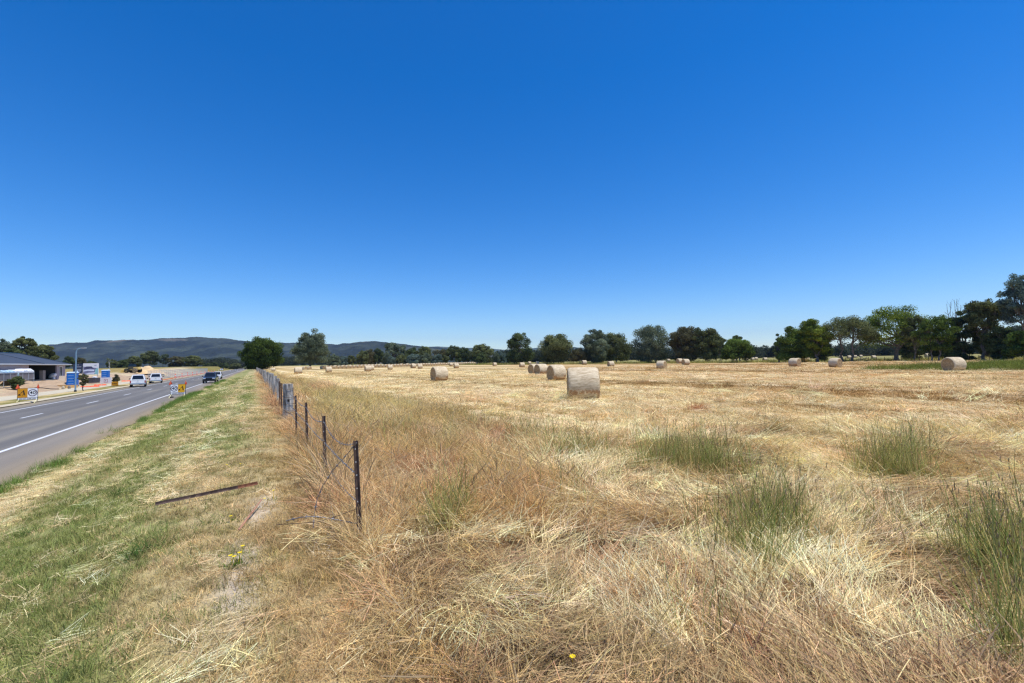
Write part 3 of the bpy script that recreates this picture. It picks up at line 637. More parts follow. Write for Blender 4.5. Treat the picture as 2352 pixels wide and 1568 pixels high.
# ------------------------------------------------------------------ grass
def blades(rng, n, R, L, t0, curve, w, seg, z0=(0, 0), az=None, azs=math.pi, taper=.25, head=0, headw=2.2, cl=.75, pw=.5):
    """n blades rooted within radius R; L, t0 (tilt from upright), curve, w: (low, high) ranges. Returns vertices, faces, per-vertex (shade, head mask)"""
    r = R*rng.random(n)**pw; th = rng.uniform(0, 2*math.pi, n); bx, by = r*np.cos(th), r*np.sin(th)
    a = rng.uniform(0, 2*math.pi, n) if az is None else az+rng.normal(0, azs, n)
    L_ = rng.uniform(*L, n); tilt = rng.uniform(*t0, n); cv = rng.uniform(*curve, n); W_ = rng.uniform(*w, n); zz = rng.uniform(*z0, n)
    sh = np.clip(rng.normal(.5, .22, n), 0, 1); s = seg+1
    P = np.zeros((n, s, 3)); P[:, 0, 0] = bx; P[:, 0, 1] = by; P[:, 0, 2] = zz-.01
    bend = rng.normal(0, .25, n)
    for k in range(1, s):
        t = tilt+cv*(k-.5)/seg; aa = a+bend*k/seg; d = L_/seg
        P[:, k, 0] = P[:, k-1, 0]+np.sin(t)*np.cos(aa)*d; P[:, k, 1] = P[:, k-1, 1]+np.sin(t)*np.sin(aa)*d; P[:, k, 2] = np.maximum(P[:, k-1, 2]+np.cos(t)*d, .003)
    tw = a+math.pi/2+rng.normal(0, .6, n); ux, uy, uz = np.cos(tw), np.sin(tw), rng.normal(0, .35, n)
    prof = np.linspace(1, taper, s); V = np.zeros((n, s, 2, 3)); hw = W_[:, None]*prof[None]/2
    hm = np.zeros((n, s))
    if head: 
        hh = rng.random(n) < head; hw[hh, -1] = (W_*headw*.3)[hh]; hw[hh, -2] = (W_*headw*.62)[hh]; hm[hh, -1] = 1; hm[hh, -2] = .8
        if s > 4: hw[hh, -3] = (W_*.4)[hh]
    for sgn, j in ((-1, 0), (1, 1)):
        V[:, :, j] = P+sgn*np.stack([ux[:, None]*hw, uy[:, None]*hw, uz[:, None]*hw], -1)
    i = np.arange(n*s*2).reshape(n, s, 2)
    q = np.stack([i[:, :-1, 0], i[:, :-1, 1], i[:, 1:, 1], i[:, 1:, 0]], -1).reshape(-1, 4)
    A = np.stack([np.repeat(sh, s*2), np.repeat(hm.reshape(-1), 2)], 1)
    return V.reshape(-1, 3), q, A
def seedheads(rng, tips, L, w):
    """small solid spindles standing on the stalk tips (n,3)"""
    n = len(tips); V = np.zeros((n, 8, 3)); a = np.arange(3)*2*math.pi/3
    d = np.stack([rng.normal(0, .18, n), rng.normal(0, .18, n), np.ones(n)], 1); L_ = rng.uniform(*L, n)
    V[:, 0] = tips
    for k in range(3):
        o = np.array([math.cos(a[k]), math.sin(a[k]), 0])*w
        V[:, 1+k] = tips+d*L_[:, None]*.25+o; V[:, 4+k] = tips+d*L_[:, None]*.75+o*.85
    V[:, 7] = tips+d*L_[:, None]
    b = (np.arange(n)*8)[:, None]
    tri = np.concatenate([b+np.array([[0, 1+(k+1) % 3, 1+k]]) for k in range(3)]+[b+np.array([[7, 4+k, 4+(k+1) % 3]]) for k in range(3)])
    qd = np.concatenate([b+np.array([[1+k, 1+(k+1) % 3, 4+(k+1) % 3, 4+k]]) for k in range(3)])
    return V.reshape(-1, 3), tri, qd, np.tile([.5, 1.0], (n*8, 1))
GM = leafmat('grass_blade', 'tint', True, .22, 1.25)
def tuft(name, parts):
    V = []; Q = []; T = []; A = []; n = 0
    for p in parts:
        V.append(p[0]); A.append(p[-1])
        if len(p) == 4: T.append(p[1]+n); Q.append(p[2]+n)
        else: Q.append(p[1]+n)
        n += len(p[0])
    A = np.concatenate(A); col = np.stack([A[:, 0], A[:, 1], A[:, 0]*0, A[:, 0]*0+1], 1)
    me = npmesh(name, np.concatenate(V), [np.concatenate(Q)]+([np.concatenate(T)] if T else []), GM, {'blade': col})
    return bpy.data.objects.new(name, me)
def scatter(name, label, tufts, pts, rot, scl, tint, kind_idx):
    """one grass object: tufts set on points by a geometry node tree"""
    col = bpy.data.collections.new(name+'_tufts')
    for t_ in tufts: col.objects.link(t_)
    me = npmesh(name, pts, [np.zeros((0, 3), np.int32)], None) if False else bpy.data.meshes.new(name)
    me.vertices.add(len(pts)); me.vertices.foreach_set('co', np.asarray(pts, np.float32).ravel())
    a = me.attributes.new('rot', 'FLOAT_VECTOR', 'POINT'); a.data.foreach_set('vector', np.asarray(rot, np.float32).ravel())
    a = me.attributes.new('scl', 'FLOAT_VECTOR', 'POINT'); a.data.foreach_set('vector', np.asarray(scl, np.float32).ravel())
    a = me.attributes.new('pick', 'INT', 'POINT'); a.data.foreach_set('value', np.asarray(kind_idx, np.int32))
    a = me.attributes.new('tint', 'FLOAT_COLOR', 'POINT'); a.data.foreach_set('color', np.hstack([tint, np.ones((len(pts), 1))]).astype(np.float32).ravel())
    o = link(name, me); tag(o, label, kind='stuff')
    ng = bpy.data.node_groups.new(name+'_spread', 'GeometryNodeTree')
    ng.interface.new_socket('Geometry', in_out='INPUT', socket_type='NodeSocketGeometry'); ng.interface.new_socket('Geometry', in_out='OUTPUT', socket_type='NodeSocketGeometry')
    N = ng.nodes.new; gi, go = N('NodeGroupInput'), N('NodeGroupOutput'); ip = N('GeometryNodeInstanceOnPoints'); ci = N('GeometryNodeCollectionInfo')
    ci.inputs[0].default_value = col; ci.inputs['Separate Children'].default_value = True; ci.inputs['Reset Children'].default_value = True
    def attr(nm, ty):
        q = N('GeometryNodeInputNamedAttribute'); q.data_type = ty; q.inputs['Name'].default_value = nm; return q.outputs[0]
    er = N('FunctionNodeEulerToRotation'); ng.links.new(attr('rot', 'FLOAT_VECTOR'), er.inputs[0])
    ng.links.new(gi.outputs[0], ip.inputs['Points']); ng.links.new(ci.outputs[0], ip.inputs['Instance']); ip.inputs['Pick Instance'].default_value = True
    ng.links.new(attr('pick', 'INT'), ip.inputs['Instance Index']); ng.links.new(er.outputs[0], ip.inputs['Rotation']); ng.links.new(attr('scl', 'FLOAT_VECTOR'), ip.inputs['Scale'])
    ng.links.new(ip.outputs[0], go.inputs[0])
    md = o.modifiers.new('spread', 'NODES'); md.node_group = ng
    return o
G_ = np.random.default_rng(11)
def wedge(d0, d1, per_m2, margin=1.12, side=1.2):
    """random points of even density in the ground the photo shows between depths d0 and d1"""
    half = lambda d: d*1.12*margin+side
    A = (half(d0)+half(d1))*(d1-d0); n = int(A*per_m2); D = G_.uniform(d0, d1, int(n*1.6)); s = G_.uniform(-1, 1, len(D))*half(d1)
    k = np.abs(s) < half(D); D, s = D[k][:n], s[k][:n]
    x = D*math.sin(YAW)+s*math.cos(YAW); y = D*math.cos(YAW)-s*math.sin(YAW); return x, y
def rnd(n, a, b): return G_.uniform(a, b, n)
def sub(k, *arrs): return [a[k] for a in arrs]
def jit(c, amt=.16): return np.clip(c*(1+G_.normal(0, amt, (len(c), 1)))*(1+G_.normal(0, amt*.25, c.shape)), .004, .9)
def mk(fn, n): return [fn(np.random.default_rng(100+k*7)) for k in range(n)]
LAYERS = {}
def layer(key, x, y, sc, tint, tilt=.12, rz=None, zs=None, dz=0.0, lean=0.0):
    n = len(x); z = gz(x, y)+dz
    wa = 2*math.pi*(fbm(x*.45, y*.4, 70, 2)*1.4); la = lean*(.4+1.2*fbm(x*.7, y*.7, 74, 2))     # tufts lean together, patch by patch
    rot = np.stack([G_.normal(0, tilt, n)+la*np.cos(wa), G_.normal(0, tilt, n)+la*np.sin(wa), rnd(n, 0, 2*math.pi) if rz is None else rz], 1)
    s = np.stack([sc, sc, sc if zs is None else sc*zs], 1)
    LAYERS.setdefault(key, []).append((np.stack([x, y, z], 1), rot, s, tint))
def flush(key, label, tufts):
    L = LAYERS[key]; P, R_, S_, T = [np.concatenate([l[i] for l in L]) for i in range(4)]
    scatter(key, label, tufts, P, R_, S_, T, G_.integers(0, len(tufts), len(P)))
CL = (PAL[k] for k in ())
gr, dg, stw, pal, tan, brn, pnk, rst, tha, rye, dul = [PAL[k] for k in ('green', 'dkgreen', 'straw', 'pale', 'tan', 'brown', 'pink', 'rust', 'thatch', 'rye', 'dull')]

# --- mown verge: short sward plus cut clippings
for d0, d1, dens, sc in ((1.2, 5, 230, 1.0), (5, 9, 110, 1.25), (9, 18, 42, 1.7), (18, 40, 11, 2.6), (40, 90, 2.2, 4.2)):
    x, y = wedge(d0, d1, dens); e = seal_edge(y); k = (x > e+.02) & (x < .75); x, y = sub(k, x, y)
    keep = rnd(len(x), 0, 1) > .6*bare(x, y); x, y = sub(keep, x, y)
    g = green_amt(x, y); dry = mixc(mixc(lin(208, 184, 134), lin(160, 144, 98), ss(.3, .6, fbm(x*2, y*2, 5))), brn, ss(-.1, .5, x)*.25); isg = rnd(len(x), 0, 1) < g*.66+.10*ss(12, 20, y)+.22*ss(.42, .58, fbm(x*3, y*3, 6))*ss(.5, -.6, x)
    c = np.where(isg[:, None], mixc(np.broadcast_to(gr, (len(x), 3)), dg, rnd(len(x), 0, 1)), dry)
    layer('verge_grass', x, y, sc*rnd(len(x), .6, 1.15), jit(c), zs=np.where(isg, 1.1, .8)/(sc**.65))
    x, y = wedge(d0, d1, dens*.55); k = (x > seal_edge(y)-.02) & (x < .6); x, y = sub(k, x, y)
    w = .05+.55*ss(.54, .68, fbm(x*.75, y*.35, 51))+1.1*np.exp(-((x-seal_edge(y)-.8)**2)/.5)*ss(30, 14, y)+.9*np.exp(-((x+1.0)**2)/.06)*ss(.4, .55, fbm(x*.3, y*.3, 8))
    w = w*(.15+.85*ss(.25, -.35, x)); k = (rnd(len(x), 0, 1) < w*.7) & (rnd(len(x), 0, 1) > bare(x, y)); x, y = sub(k, x, y)
    layer('mown_straw', x, y, sc*rnd(len(x), .7, 1.2), jit(mixc(np.broadcast_to(stw, (len(x), 3)), pal, rnd(len(x), 0, 1))), tilt=.1, rz=G_.normal(.5, .7, len(x)), dz=.025)
flush('verge_grass', 'short mown grass of the verge, patchy green and dry brown', mk(lambda r: tuft('short_tuft', [blades(r, 34, .10, (.035, .10), (0, .7), (0, 1.1), (.0028, .006), 2)]), 4)+mk(lambda r: tuft('short_tuft', [blades(r, 26, .11, (.05, .15), (.1, .9), (.2, 1.2), (.003, .0055), 3)]), 2))
flush('mown_straw', 'cut straw clippings lying in pale swathes on the verge', mk(lambda r: tuft('clippings', [blades(r, 30, .13, (.06, .22), (1.3, 1.7), (-.1, .35), (.0022, .0042), 3, (0, .035), 0, .45, taper=.8)]), 5))
# fringe of taller green grass along the seal edge
y = rnd(1500, 6, 60); x = seal_edge(y)+G_.normal(.1, .14, 1500); k = fbm(x*.9, y*.35, 44) > .5; x, y = sub(k, x, y)
layer('seal_edge_grass', x, y, rnd(len(x), .5, 1.3), jit(mixc(np.broadcast_to(lin(112, 144, 66), (len(x), 3)), dg, rnd(len(x), 0, .8))))
y = rnd(2600, 26, 110); x = seal_edge(y)+G_.normal(.2, .25, 2600); k = fbm(x*.9, y*.12, 45) > .42; x, y = sub(k, x, y)
layer('seal_edge_grass', x, y, rnd(len(x), .7, 1.5), jit(mixc(np.broadcast_to(lin(112, 144, 66), (len(x), 3)), dg, rnd(len(x), 0, .8))))
flush('seal_edge_grass', 'green grass fringe along the edge of the road seal', mk(lambda r: tuft('fringe_tuft', [blades(r, 30, .16, (.08, .28), (0, .6), (0, .9), (.004, .008), 3)]), 4))

# --- long dry brome along the fence and over the headland
def head_mask(x, y): return ss(.55, .95, x+.25*(fbm(x*2, y*1.2, 14)-.5))*(1-ss(-.3, .3, x-head_edge(y)))
def lodged(x, y):                                   # trampled flat ground in front, where the straw lies over
    u = depth(x, y); a = ss(5.6, 4.4, y-.55*(x-1.5)*0)*ss(.9, 1.3, x)
    a = np.maximum(a*ss(5.2, 4.3, u), ss(3.2, 4.6, x)*ss(10, 8, u)*.95)
    return np.clip(a, 0, 1)
def clump(x, y, cs): 
    v = np.zeros(len(x))
    for (cx, cy, rx, ry) in cs: v = np.maximum(v, np.exp(-(((x-cx)/rx/.62)**2+((y-cy)/ry/.62)**2)))
    return v
def cpx(lst): return [at_z(u, v, .02)+(rx, ry) for u, v, rx, ry in lst]
TALLDRY = cpx([(700, 1330, .3, .3), (860, 1400, .45, .35), (1560, 1330, .5, .4), (1480, 1400, .4, .3), (1700, 1360, .4, .35), (1750, 1480, .35, .22), (1900, 1440, .3, .2), (2290, 1500, .4, .3), (2330, 1400, .4, .35), (2200, 1560, .4, .25), (1330, 1500, .4, .2)])
for d0, d1, dens, sc in ((1.3, 5, 150, 1.0), (5, 9, 80, 1.2), (9, 17, 34, 1.6), (17, 40, 9, 2.3), (40, 120, 1.6, 3.4)):
    x, y = wedge(d0, d1, dens); hm_ = head_mask(x, y); ld = lodged(x, y)
    td = clump(x, y, TALLDRY); strip_ = np.exp(-((x-FENCE_X+.05)**2)/.22)
    p = hm_*np.maximum(np.maximum((1-ld)*(.25+.75*ss(.34, .54, fbm(x*.8, y*.5, 19))), td*.8), .04)
    k = rnd(len(x), 0, 1) < p; x, y, td, strip_, ld = sub(k, x, y, td, strip_, ld)
    n = len(x); far_ = ss(14, 24, y)
    pk = mixc(mixc(mixc(np.broadcast_to(pnk, (n, 3)), lin(190, 140, 100), rnd(n, 0, 1)*.7), tan, ss(.35, .65, fbm(x*.9, y*.7, 33))), stw, ss(.55, .7, fbm(x*.7, y*.5, 35))*.8)
    yg = ss(.45, .6, fbm(x*.5, y*.18, 23)+.20*ss(1.6, 3, x)*ss(6.5, 12, y)-.02)*ss(1.5, 2.2, x)*ss(9, 13, y)
    pk = mixc(pk, lin(196, 182, 112), yg*.6)
    pk = mixc(pk, mixc(np.broadcast_to(rst, (n, 3)), tan, rnd(n, 0, .8)), np.clip(strip_*1.1*ss(.28, .5, fbm(x*1.2, y*.6, 88)), 0, 1)*(.35+.65*ss(4.3, 5.2, y)))
    pk = mixc(pk, lin(184, 146, 112), np.clip(td, 0, 1)*.6*(1-strip_))
    hgt = (.45+.16*strip_*ss(4.7, 5.8, y)*ss(10.5, 8.5, y)-.16*strip_*ss(9, 12, y)*ss(22, 17, y)+.14*strip_*ss(4, 6, y)*ss(26, 8, y)+.10*np.clip(td, 0, 1)-.16*ld*(td < .3)+.22*(fbm(x*.8, y*.8, 39)-.5))*(.55+.45*ss(3.8, 5.2, y+.4*x))
    layer('dry_brome_grass', x, y, sc*rnd(n, .8, 1.2), jit(pk, .22), tilt=.17, lean=.30, zs=hgt/(sc**.75)*rnd(n, .7, 1.25))
flush('dry_brome_grass', 'knee high dry pinkish and rusty grass along the fence and field edge', mk(lambda r: tuft('brome_tuft', [blades(r, 30, .12, (.30, .85), (.0, .3), (.1, 1.0), (.0024, .0044), 4, taper=.5, head=.22, headw=2.0), blades(r, 20, .13, (.12, .40), (.1, .8), (.3, 1.4), (.003, .006), 3), blades(r, 4, .12, (.14, .34), (.2, 1.0), (.5, 1.9), (.007, .013), 4)]), 6)+mk(lambda r: tuft('brome_tuft', [blades(r, 36, .14, (.22, .55), (.02, .55), (.4, 2.2), (.0024, .0046), 5, taper=.5), blades(r, 14, .15, (.12, .32), (.5, 1.3), (.2, 1.0), (.003, .006), 3)]), 4))

# --- lodged straw lying flat in swirls
for d0, d1, dens, sc in ((1.3, 4, 120, .8), (4, 7, 78, 1.0), (7, 12, 34, 1.35), (12, 24, 8, 1.9)):
    x, y = wedge(d0, d1, dens); n0 = len(x); u = depth(x, y)
    p = ss(.5, 1.0, x+.5*(fbm(x*1.5, y*1.5, 2)-.5))*np.maximum(.18+.82*lodged(x, y), ss(-.6, .6, x-head_edge(y))*ss(13, 8, u))*(.35+.65*ss(.36, .5, fbm(x*1.6, y*1.6, 92)))
    k = rnd(n0, 0, 1) < p; x, y = sub(k, x, y); n = len(x)
    dirn = 3.4*math.pi*fbm(x*.42, y*.42, 57, 2)-1.2
    c = mixc(mixc(np.broadcast_to(stw, (n, 3)), pal, rnd(n, 0, 1)), mixc(np.broadcast_to(lin(140, 112, 80), (n, 3)), tan, rnd(n, 0, 1)), ss(.46, .58, fbm(x*1.3, y*1.3, 58)+.10*ss(5, 3, depth(x, y))*ss(2.4, .9, x))*.8)
    layer('lodged_straw', x, y, sc*rnd(n, .7, 1.25), jit(c, .2), tilt=.10, rz=dirn+G_.normal(0, .34, n), dz=rnd(n, -.01, .06))
flush('lodged_straw', 'flattened straw lying in swirls in the foreground', mk(lambda r: tuft('flat_straw', [blades(r, 30, .16, (.16, .46), (.95, 1.55), (-.1, .6), (.003, .0062), 5, (0, .07), 0, .42, taper=.6), blades(r, 4, .16, (.12, .34), (1.0, 1.5), (-.1, .6), (.008, .014), 4, (0, .06), 0, .6, taper=.5)]), 4)+mk(lambda r: tuft('flat_straw', [blades(r, 24, .17, (.10, .30), (.7, 1.55), (-.2, .8), (.0028, .0056), 4, (0, .05), 0, .9, taper=.6)]), 3))

# --- grey thatch under everything in front
x, y = wedge(1.3, 6, 90); k = (rnd(len(x), 0, 1) < ss(.6, 1.1, x)*(.25+.75*ss(.45, .6, fbm(x*1.4, y*1.4, 62)))); x, y = sub(k, x, y); n = len(x)
layer('dead_thatch', x, y, rnd(n, .7, 1.2), jit(mixc(np.broadcast_to(tha, (n, 3)), lin(132, 106, 78), rnd(n, 0, 1)), .2), tilt=.2)
x, y = wedge(1.3, 6, 80); k = (rnd(len(x), 0, 1) < ss(-.5, .3, x)*ss(1.2, .9, x)*.9) & (rnd(len(x), 0, 1) > bare(x, y)); x, y = sub(k, x, y); n = len(x)
layer('dead_thatch', x, y, rnd(n, .7, 1.2), jit(mixc(np.broadcast_to(tha, (n, 3)), tan, rnd(n, 0, 1)), .2), tilt=.2)
flush('dead_thatch', 'matted dead thatch between the dry stems', mk(lambda r: tuft('thatch', [blades(r, 40, .14, (.05, .22), (.5, 1.7), (-.4, .8), (.002, .0045), 2, (0, .03))]), 5))

# --- stubble of the mown field
for d0, d1, dens, sc in ((5, 10, 40, 1.0), (10, 18, 26, 1.4), (18, 34, 9, 2.2), (34, 62, 2.6, 3.6), (62, 110, .8, 6)):
    x, y = wedge(d0, d1, dens); f = ss(-.4, .6, x-head_edge(y))*(1-ss(-4, 4, beyond(x, y)))
    k = rnd(len(x), 0, 1) < f*(.35+.65*ss(.35, .6, fbm(x*1.1, y*.1, 81))); x, y = sub(k, x, y); n = len(x)
    c = ground_col(x, y); c = mixc(c, lin(150, 128, 76), (rnd(n, 0, 1) < .3)*.7); c = mixc(c, lin(150, 124, 78), ss(.50, .60, fbm(x*.12, y*.05, 110))*ss(6, 14, x)*.75)
    layer('stubble', x, y, sc*rnd(n, .7, 1.2), jit(c*(.66+.62*ss(.40, .58, fbm(x*.26, y*.012, 83)))[:, None], .18), tilt=.1, zs=.7/(sc**.9))
    x, y = wedge(d0, d1, dens*.6); f = ss(-.2, .8, x-head_edge(y))*(1-ss(-4, 4, beyond(x, y)))
    k = rnd(len(x), 0, 1) < f*ss(.48, .54, fbm(x*.26, y*.012, 83)*.75+fbm(x*1.5, y*.8, 84)*.25); x, y = sub(k, x, y); n = len(x)
    layer('hay_litter', x, y, sc*rnd(n, .8, 1.3), jit(mixc(ground_col(x, y), pal, rnd(n, .35, 1)), .15), tilt=.05, rz=math.pi/2+G_.normal(0, .5, n), zs=1/(sc**.8), dz=.02)
flush('stubble', 'cut stubble of the mown hay field', mk(lambda r: tuft('stubble_tuft', [blades(r, 30, .2, (.05, .14), (0, .6), (0, .5), (.004, .007), 2, taper=.7)]), 4))
flush('hay_litter', 'loose pale hay left in rows on the stubble', mk(lambda r: tuft('loose_hay', [blades(r, 34, .26, (.10, .28), (1.3, 1.65), (-.1, .25), (.004, .007), 2, (0, .03), 0, .5, taper=.7)]), 4))

# --- tall green rye in clumps
RYE = [(1040, 1195, .16, .16, 40), (1015, 1215, .12, .12, 14), (1330, 1045, .55, .45, 119), (1215, 1012, .5, .4, 64), (1100, 985, .6, .4, 54), (1500, 1075, .45, .4, 75), (1570, 1070, .5, .4, 119), (1640, 1075, .4, .35, 85),
       (2010, 1085, .28, .22, 64), (2090, 1095, .22, .2, 64), (1760, 1225, .28, .26, 75), (1810, 1195, .14, .14, 29), (1700, 1270, .3, .25, 54), (1740, 1300, .16, .14, 22), (2320, 1320, .24, .3, 108), (2280, 1290, .2, .2, 42), (2345, 1260, .2, .2, 49), (1600, 1450, .2, .14, 10), (1330, 1130, .5, .4, 24), (930, 1010, 1.2, .9, 75), (1830, 1240, .3, .2, 14), (2000, 1200, .4, .3, 21), (2345, 1380, .13, .13, 44), (2335, 1470, .12, .10, 34), (2350, 1520, .1, .08, 26), (2100, 1040, .3, .25, 50), (2040, 1060, .3, .25, 50), (1560, 1045, .5, .4, 60)]
pts = [(at_z(u, v, .02), rx, ry, n) for u, v, rx, ry, n in RYE]
x = np.concatenate([G_.normal(p[0][0], p[1]*.7, p[3]) for p in pts]); y = np.concatenate([G_.normal(p[0][1], p[2]*.7, p[3]) for p in pts]); n = len(x)
layer('tall_rye_grass', x, y, rnd(n, .6, 1.15), jit(mixc(mixc(np.broadcast_to(rye, (n, 3)), lin(120, 136, 68), rnd(n, 0, 1)), lin(206, 182, 116), (rnd(n, 0, 1) < .34)*rnd(n, .5, 1)), .25), tilt=.13)
# ragged upright edge where the uncut strip meets the mown field
y = rnd(340, 5.5, 34); x = head_edge(y)-np.abs(G_.normal(0, .32, 340)); k = fbm(x*.8, y*.5, 97) > .44; x, y = sub(k, x, y); n = len(x)
layer('tall_rye_grass', x, y, rnd(n, .5, .95), jit(mixc(mixc(np.broadcast_to(rye, (n, 3)), lin(112, 128, 58), rnd(n, 0, 1)), lin(210, 186, 124), (rnd(n, 0, 1) < .4)*rnd(n, .5, 1)), .2), tilt=.1, zs=rnd(n, .6, 1.0))
# scattered single stalks with dark heads
x, y = wedge(2, 9, 3.0); k = (x > 1.4) & (x < head_edge(y)+2.2); x, y = sub(k, x, y); n = len(x)
layer('tall_rye_grass', x, y, rnd(n, .55, 1.0), jit(mixc(np.broadcast_to(rye, (n, 3)), tan, rnd(n, 0, 1)), .2), tilt=.1, zs=rnd(n, .6, 1.0))
def rye_tuft(r, k):
    V, q, A = blades(r, k, .12, (.35, .85), (0, .34), (0, .6), (.0038, .0064), 4, taper=.5); tips = V.reshape(k, 5, 2, 3)[:, -1].mean(1); pick = r.random(k) < .22
    out = [(V, q, A), blades(r, k, .10, (.15, .5), (.05, .7), (.3, 1.6), (.005, .010), 4)]
    if pick.any(): out.append(seedheads(r, tips[pick], (.03, .07), .0036))
    return tuft('rye_tuft', out)
flush('tall_rye_grass', 'tall green and yellowing rye stalks with dark seed heads', [rye_tuft(np.random.default_rng(300+k), 3+k % 3) for k in range(6)])

# --- far rough grass by the paddock fence and weeds right of the large bale
x, y = wedge(38, 75, 1.0); k = (rnd(len(x), 0, 1) < ss(58, 64, x)*ss(29, 24, y)*ss(4, 10, y)); x, y = sub(k, x, y); n = len(x)
layer('rank_green_grass', x, y, rnd(n, 2.6, 4.5), jit(mixc(np.broadcast_to(lin(96, 112, 48), (n, 3)), lin(132, 128, 66), rnd(n, 0, 1))), zs=rnd(n, .45, .8))
x, y = wedge(95, 250, .22); b_ = beyond(x, y); k = (rnd(len(x), 0, 1) < np.exp(-((b_-3)**2)/120)) & (x > 20); x, y = sub(k, x, y); n = len(x)
layer('rank_green_grass', x, y, rnd(n, 5, 9), jit(mixc(np.broadcast_to(lin(110, 120, 58), (n, 3)), lin(160, 146, 88), rnd(n, 0, 1))), zs=rnd(n, .2, .5))
flush('rank_green_grass', 'rank green grass along the far paddock fence', mk(lambda r: tuft('rank_tuft', [blades(r, 40, .22, (.12, .32), (0, .7), (0, 1.0), (.006, .012), 3)]), 4))

# --- countable plants: tussocks in the stubble and flowering weeds on the verge
GS = leafmat('plant_blade', 'tint', False, .22)
def plant(name, label, cat, u, v, specs, flowers=None, group=None):
    x, y = at_z(u, v, .0); x, y, z = place(u, v, 2.0, 60.0); r = np.random.default_rng(int(u))
    t = thing(name, label, cat, (x, y, z), 0, group)
    for nm, cols, kw in specs:
        V, q, A = blades(r, **kw); c = mixc(np.broadcast_to(lin(*cols[0]), (len(A), 3)), lin(*cols[1]), A[:, 0]); link(nm, npmesh(nm, V, q, GS, {'tint': c}), t)
    for (fx, fy, fz) in flowers or []:
        b = MB(); n = 9; cz = fz
        for k in range(n):
            a = 2*math.pi*k/n; d = Vector((math.cos(a), math.sin(a), .25)); w = Vector((-math.sin(a), math.cos(a), 0))*.006; c = Vector((fx, fy, cz))
            b.add([c-w*.4, c+w*.4, c+d*.017+w, c+d*.017-w], [(0, 1, 2, 3)])
        b.tube([(fx*.6, fy*.6, 0), (fx, fy, fz)], .0018, 5); b.build('flower', M['flower'], t)
    return t
M['flower'] = mat('yellow_flower', (.85, .62, .01), .6)
T1 = lambda n, R, L, t0=(0, .4), cv=(0, .7), w=(.004, .008): dict(n=n, R=R, L=L, t0=t0, curve=cv, w=w, seg=4)
plant('grass_tussock', 'isolated green and brown tussock with tall stalks standing out in the stubble', 'tussock', 1783, 1000, [('leaves', ((104, 100, 44), (150, 126, 66)), T1(420, .28, (.12, .34), (0, .9))), ('stalks', ((150, 138, 76), (186, 160, 100)), T1(46, .26, (.45, .85), (0, .2), (0, .3), (.004, .006)))])
plant('grass_tussock', 'small reddish tussock in the stubble left of the isolated green one', 'tussock', 1605, 941, [('leaves', ((186, 112, 72), (206, 146, 96)), T1(360, .35, (.12, .34), (0, .9), (0, .8), (.006, .011)))])
plant('grass_tussock', 'low dull brown tussock in the stubble at far right of the field', 'tussock', 2285, 1003, [('leaves', ((128, 106, 60), (166, 136, 84)), T1(380, .3, (.08, .24), (0, 1.0)))])
plant('grass_tussock', 'upright buff tussock in the stubble just right of the nearest bale', 'tussock', 1478, 882, [('leaves', ((190, 150, 100), (216, 186, 130)), T1(300, .5, (.2, .45), (0, .5), (0, .6), (.010, .016)))])
plant('grass_tussock', 'low pink tuft beside the isolated green tussock', 'tussock', 1715, 1002, [('leaves', ((196, 128, 98), (206, 160, 120)), T1(220, .22, (.1, .25), (0, .9)))])
for u, v, lab, fl in ((541, 1300, 'leafy green weed with yellow flowers beside the bare earth, largest of the verge weeds', [(.03, .02, .10), (-.04, .05, .08), (.05, .09, .13), (-.01, -.02, .09)]), (628, 1150, 'yellow flowered weed by the rusty end of the fallen picket', [(0, 0, .13), (-.1, -.06, .06)]),
     (530, 1200, 'single small yellow flower between the stick and green rosette', [(0, 0, .07)]), (552, 1076, 'tiny yellow flower in the verge above the fallen picket', [(0, 0, .08), (-.2, .1, .07)])):
    plant('flowering_weed', lab, 'weed', u, v, [('leaves', ((66, 96, 34), (104, 124, 52)), T1(70 if u == 541 else 16, .09, (.05, .12), (.3, 1.2), (0, .8), (.006, .014)))], fl, 'yellow flowering weeds')
plant('flowering_weed', 'lone yellow flower low in the dry thatch at the front', 'weed', 1316, 1552, [('leaves', ((110, 110, 50), (140, 120, 70)), T1(12, .05, (.05, .1), (.3, 1.1)))], [(0, 0, .10)])
for u, v, n, R, lab in ((330, 1272, 170, .16, 'dark green spreading rosette with long blades on the verge'), (282, 1137, 90, .13, 'dark green rosette nearer the road, above left of the fallen picket'), (60, 1230, 60, .10, 'small bright green rosette at the left edge of the verge')):
    plant('grass_rosette', lab, 'grass clump', u, v, [('leaves', ((56, 92, 40), (98, 122, 62)), T1(n, R, (.08, .24), (.3, 1.3), (0, .7), (.005, .010)))])
# ------------------------------------------------------------------ trees
LEAF = leafmat('gum_leaf', 'tint', False, .36)
BARK = mat('grey_brown_bark', (.17, .15, .13), .95, .1, noise=.45, scale=3, bump=.6)
BARK_PALE = mat('pale_gum_bark', (.40, .37, .33), .9, .1, noise=.3, scale=2)
GREENS = dict(olive=((54, 60, 38), (112, 116, 74)), grey=((62, 72, 56), (108, 116, 92)), bright=((44, 58, 29), (96, 112, 50)), dark=((42, 52, 34), (90, 100, 62)), brown=((66, 66, 46), (102, 98, 70)), round=((33, 46, 21), (78, 92, 38)), bluegrey=((66, 78, 70), (104, 118, 106)), lime=((56, 72, 30), (122, 132, 52)))
def limb(rng, a, b, r0, r1, n=5, wob=.06):
    a, b = Vector(a), Vector(b); L = (b-a).length; pts = []
    for i in range(n+1):
        f = i/n; p = a.lerp(b, f); p += Vector((rng.uniform(-1, 1), rng.uniform(-1, 1), rng.uniform(-.5, .5)))*L*wob*math.sin(math.pi*f); p.z -= L*.05*math.sin(math.pi*f); pts.append(p)
    return pts, [r0+(r1-r0)*(i/n) for i in range(n+1)]
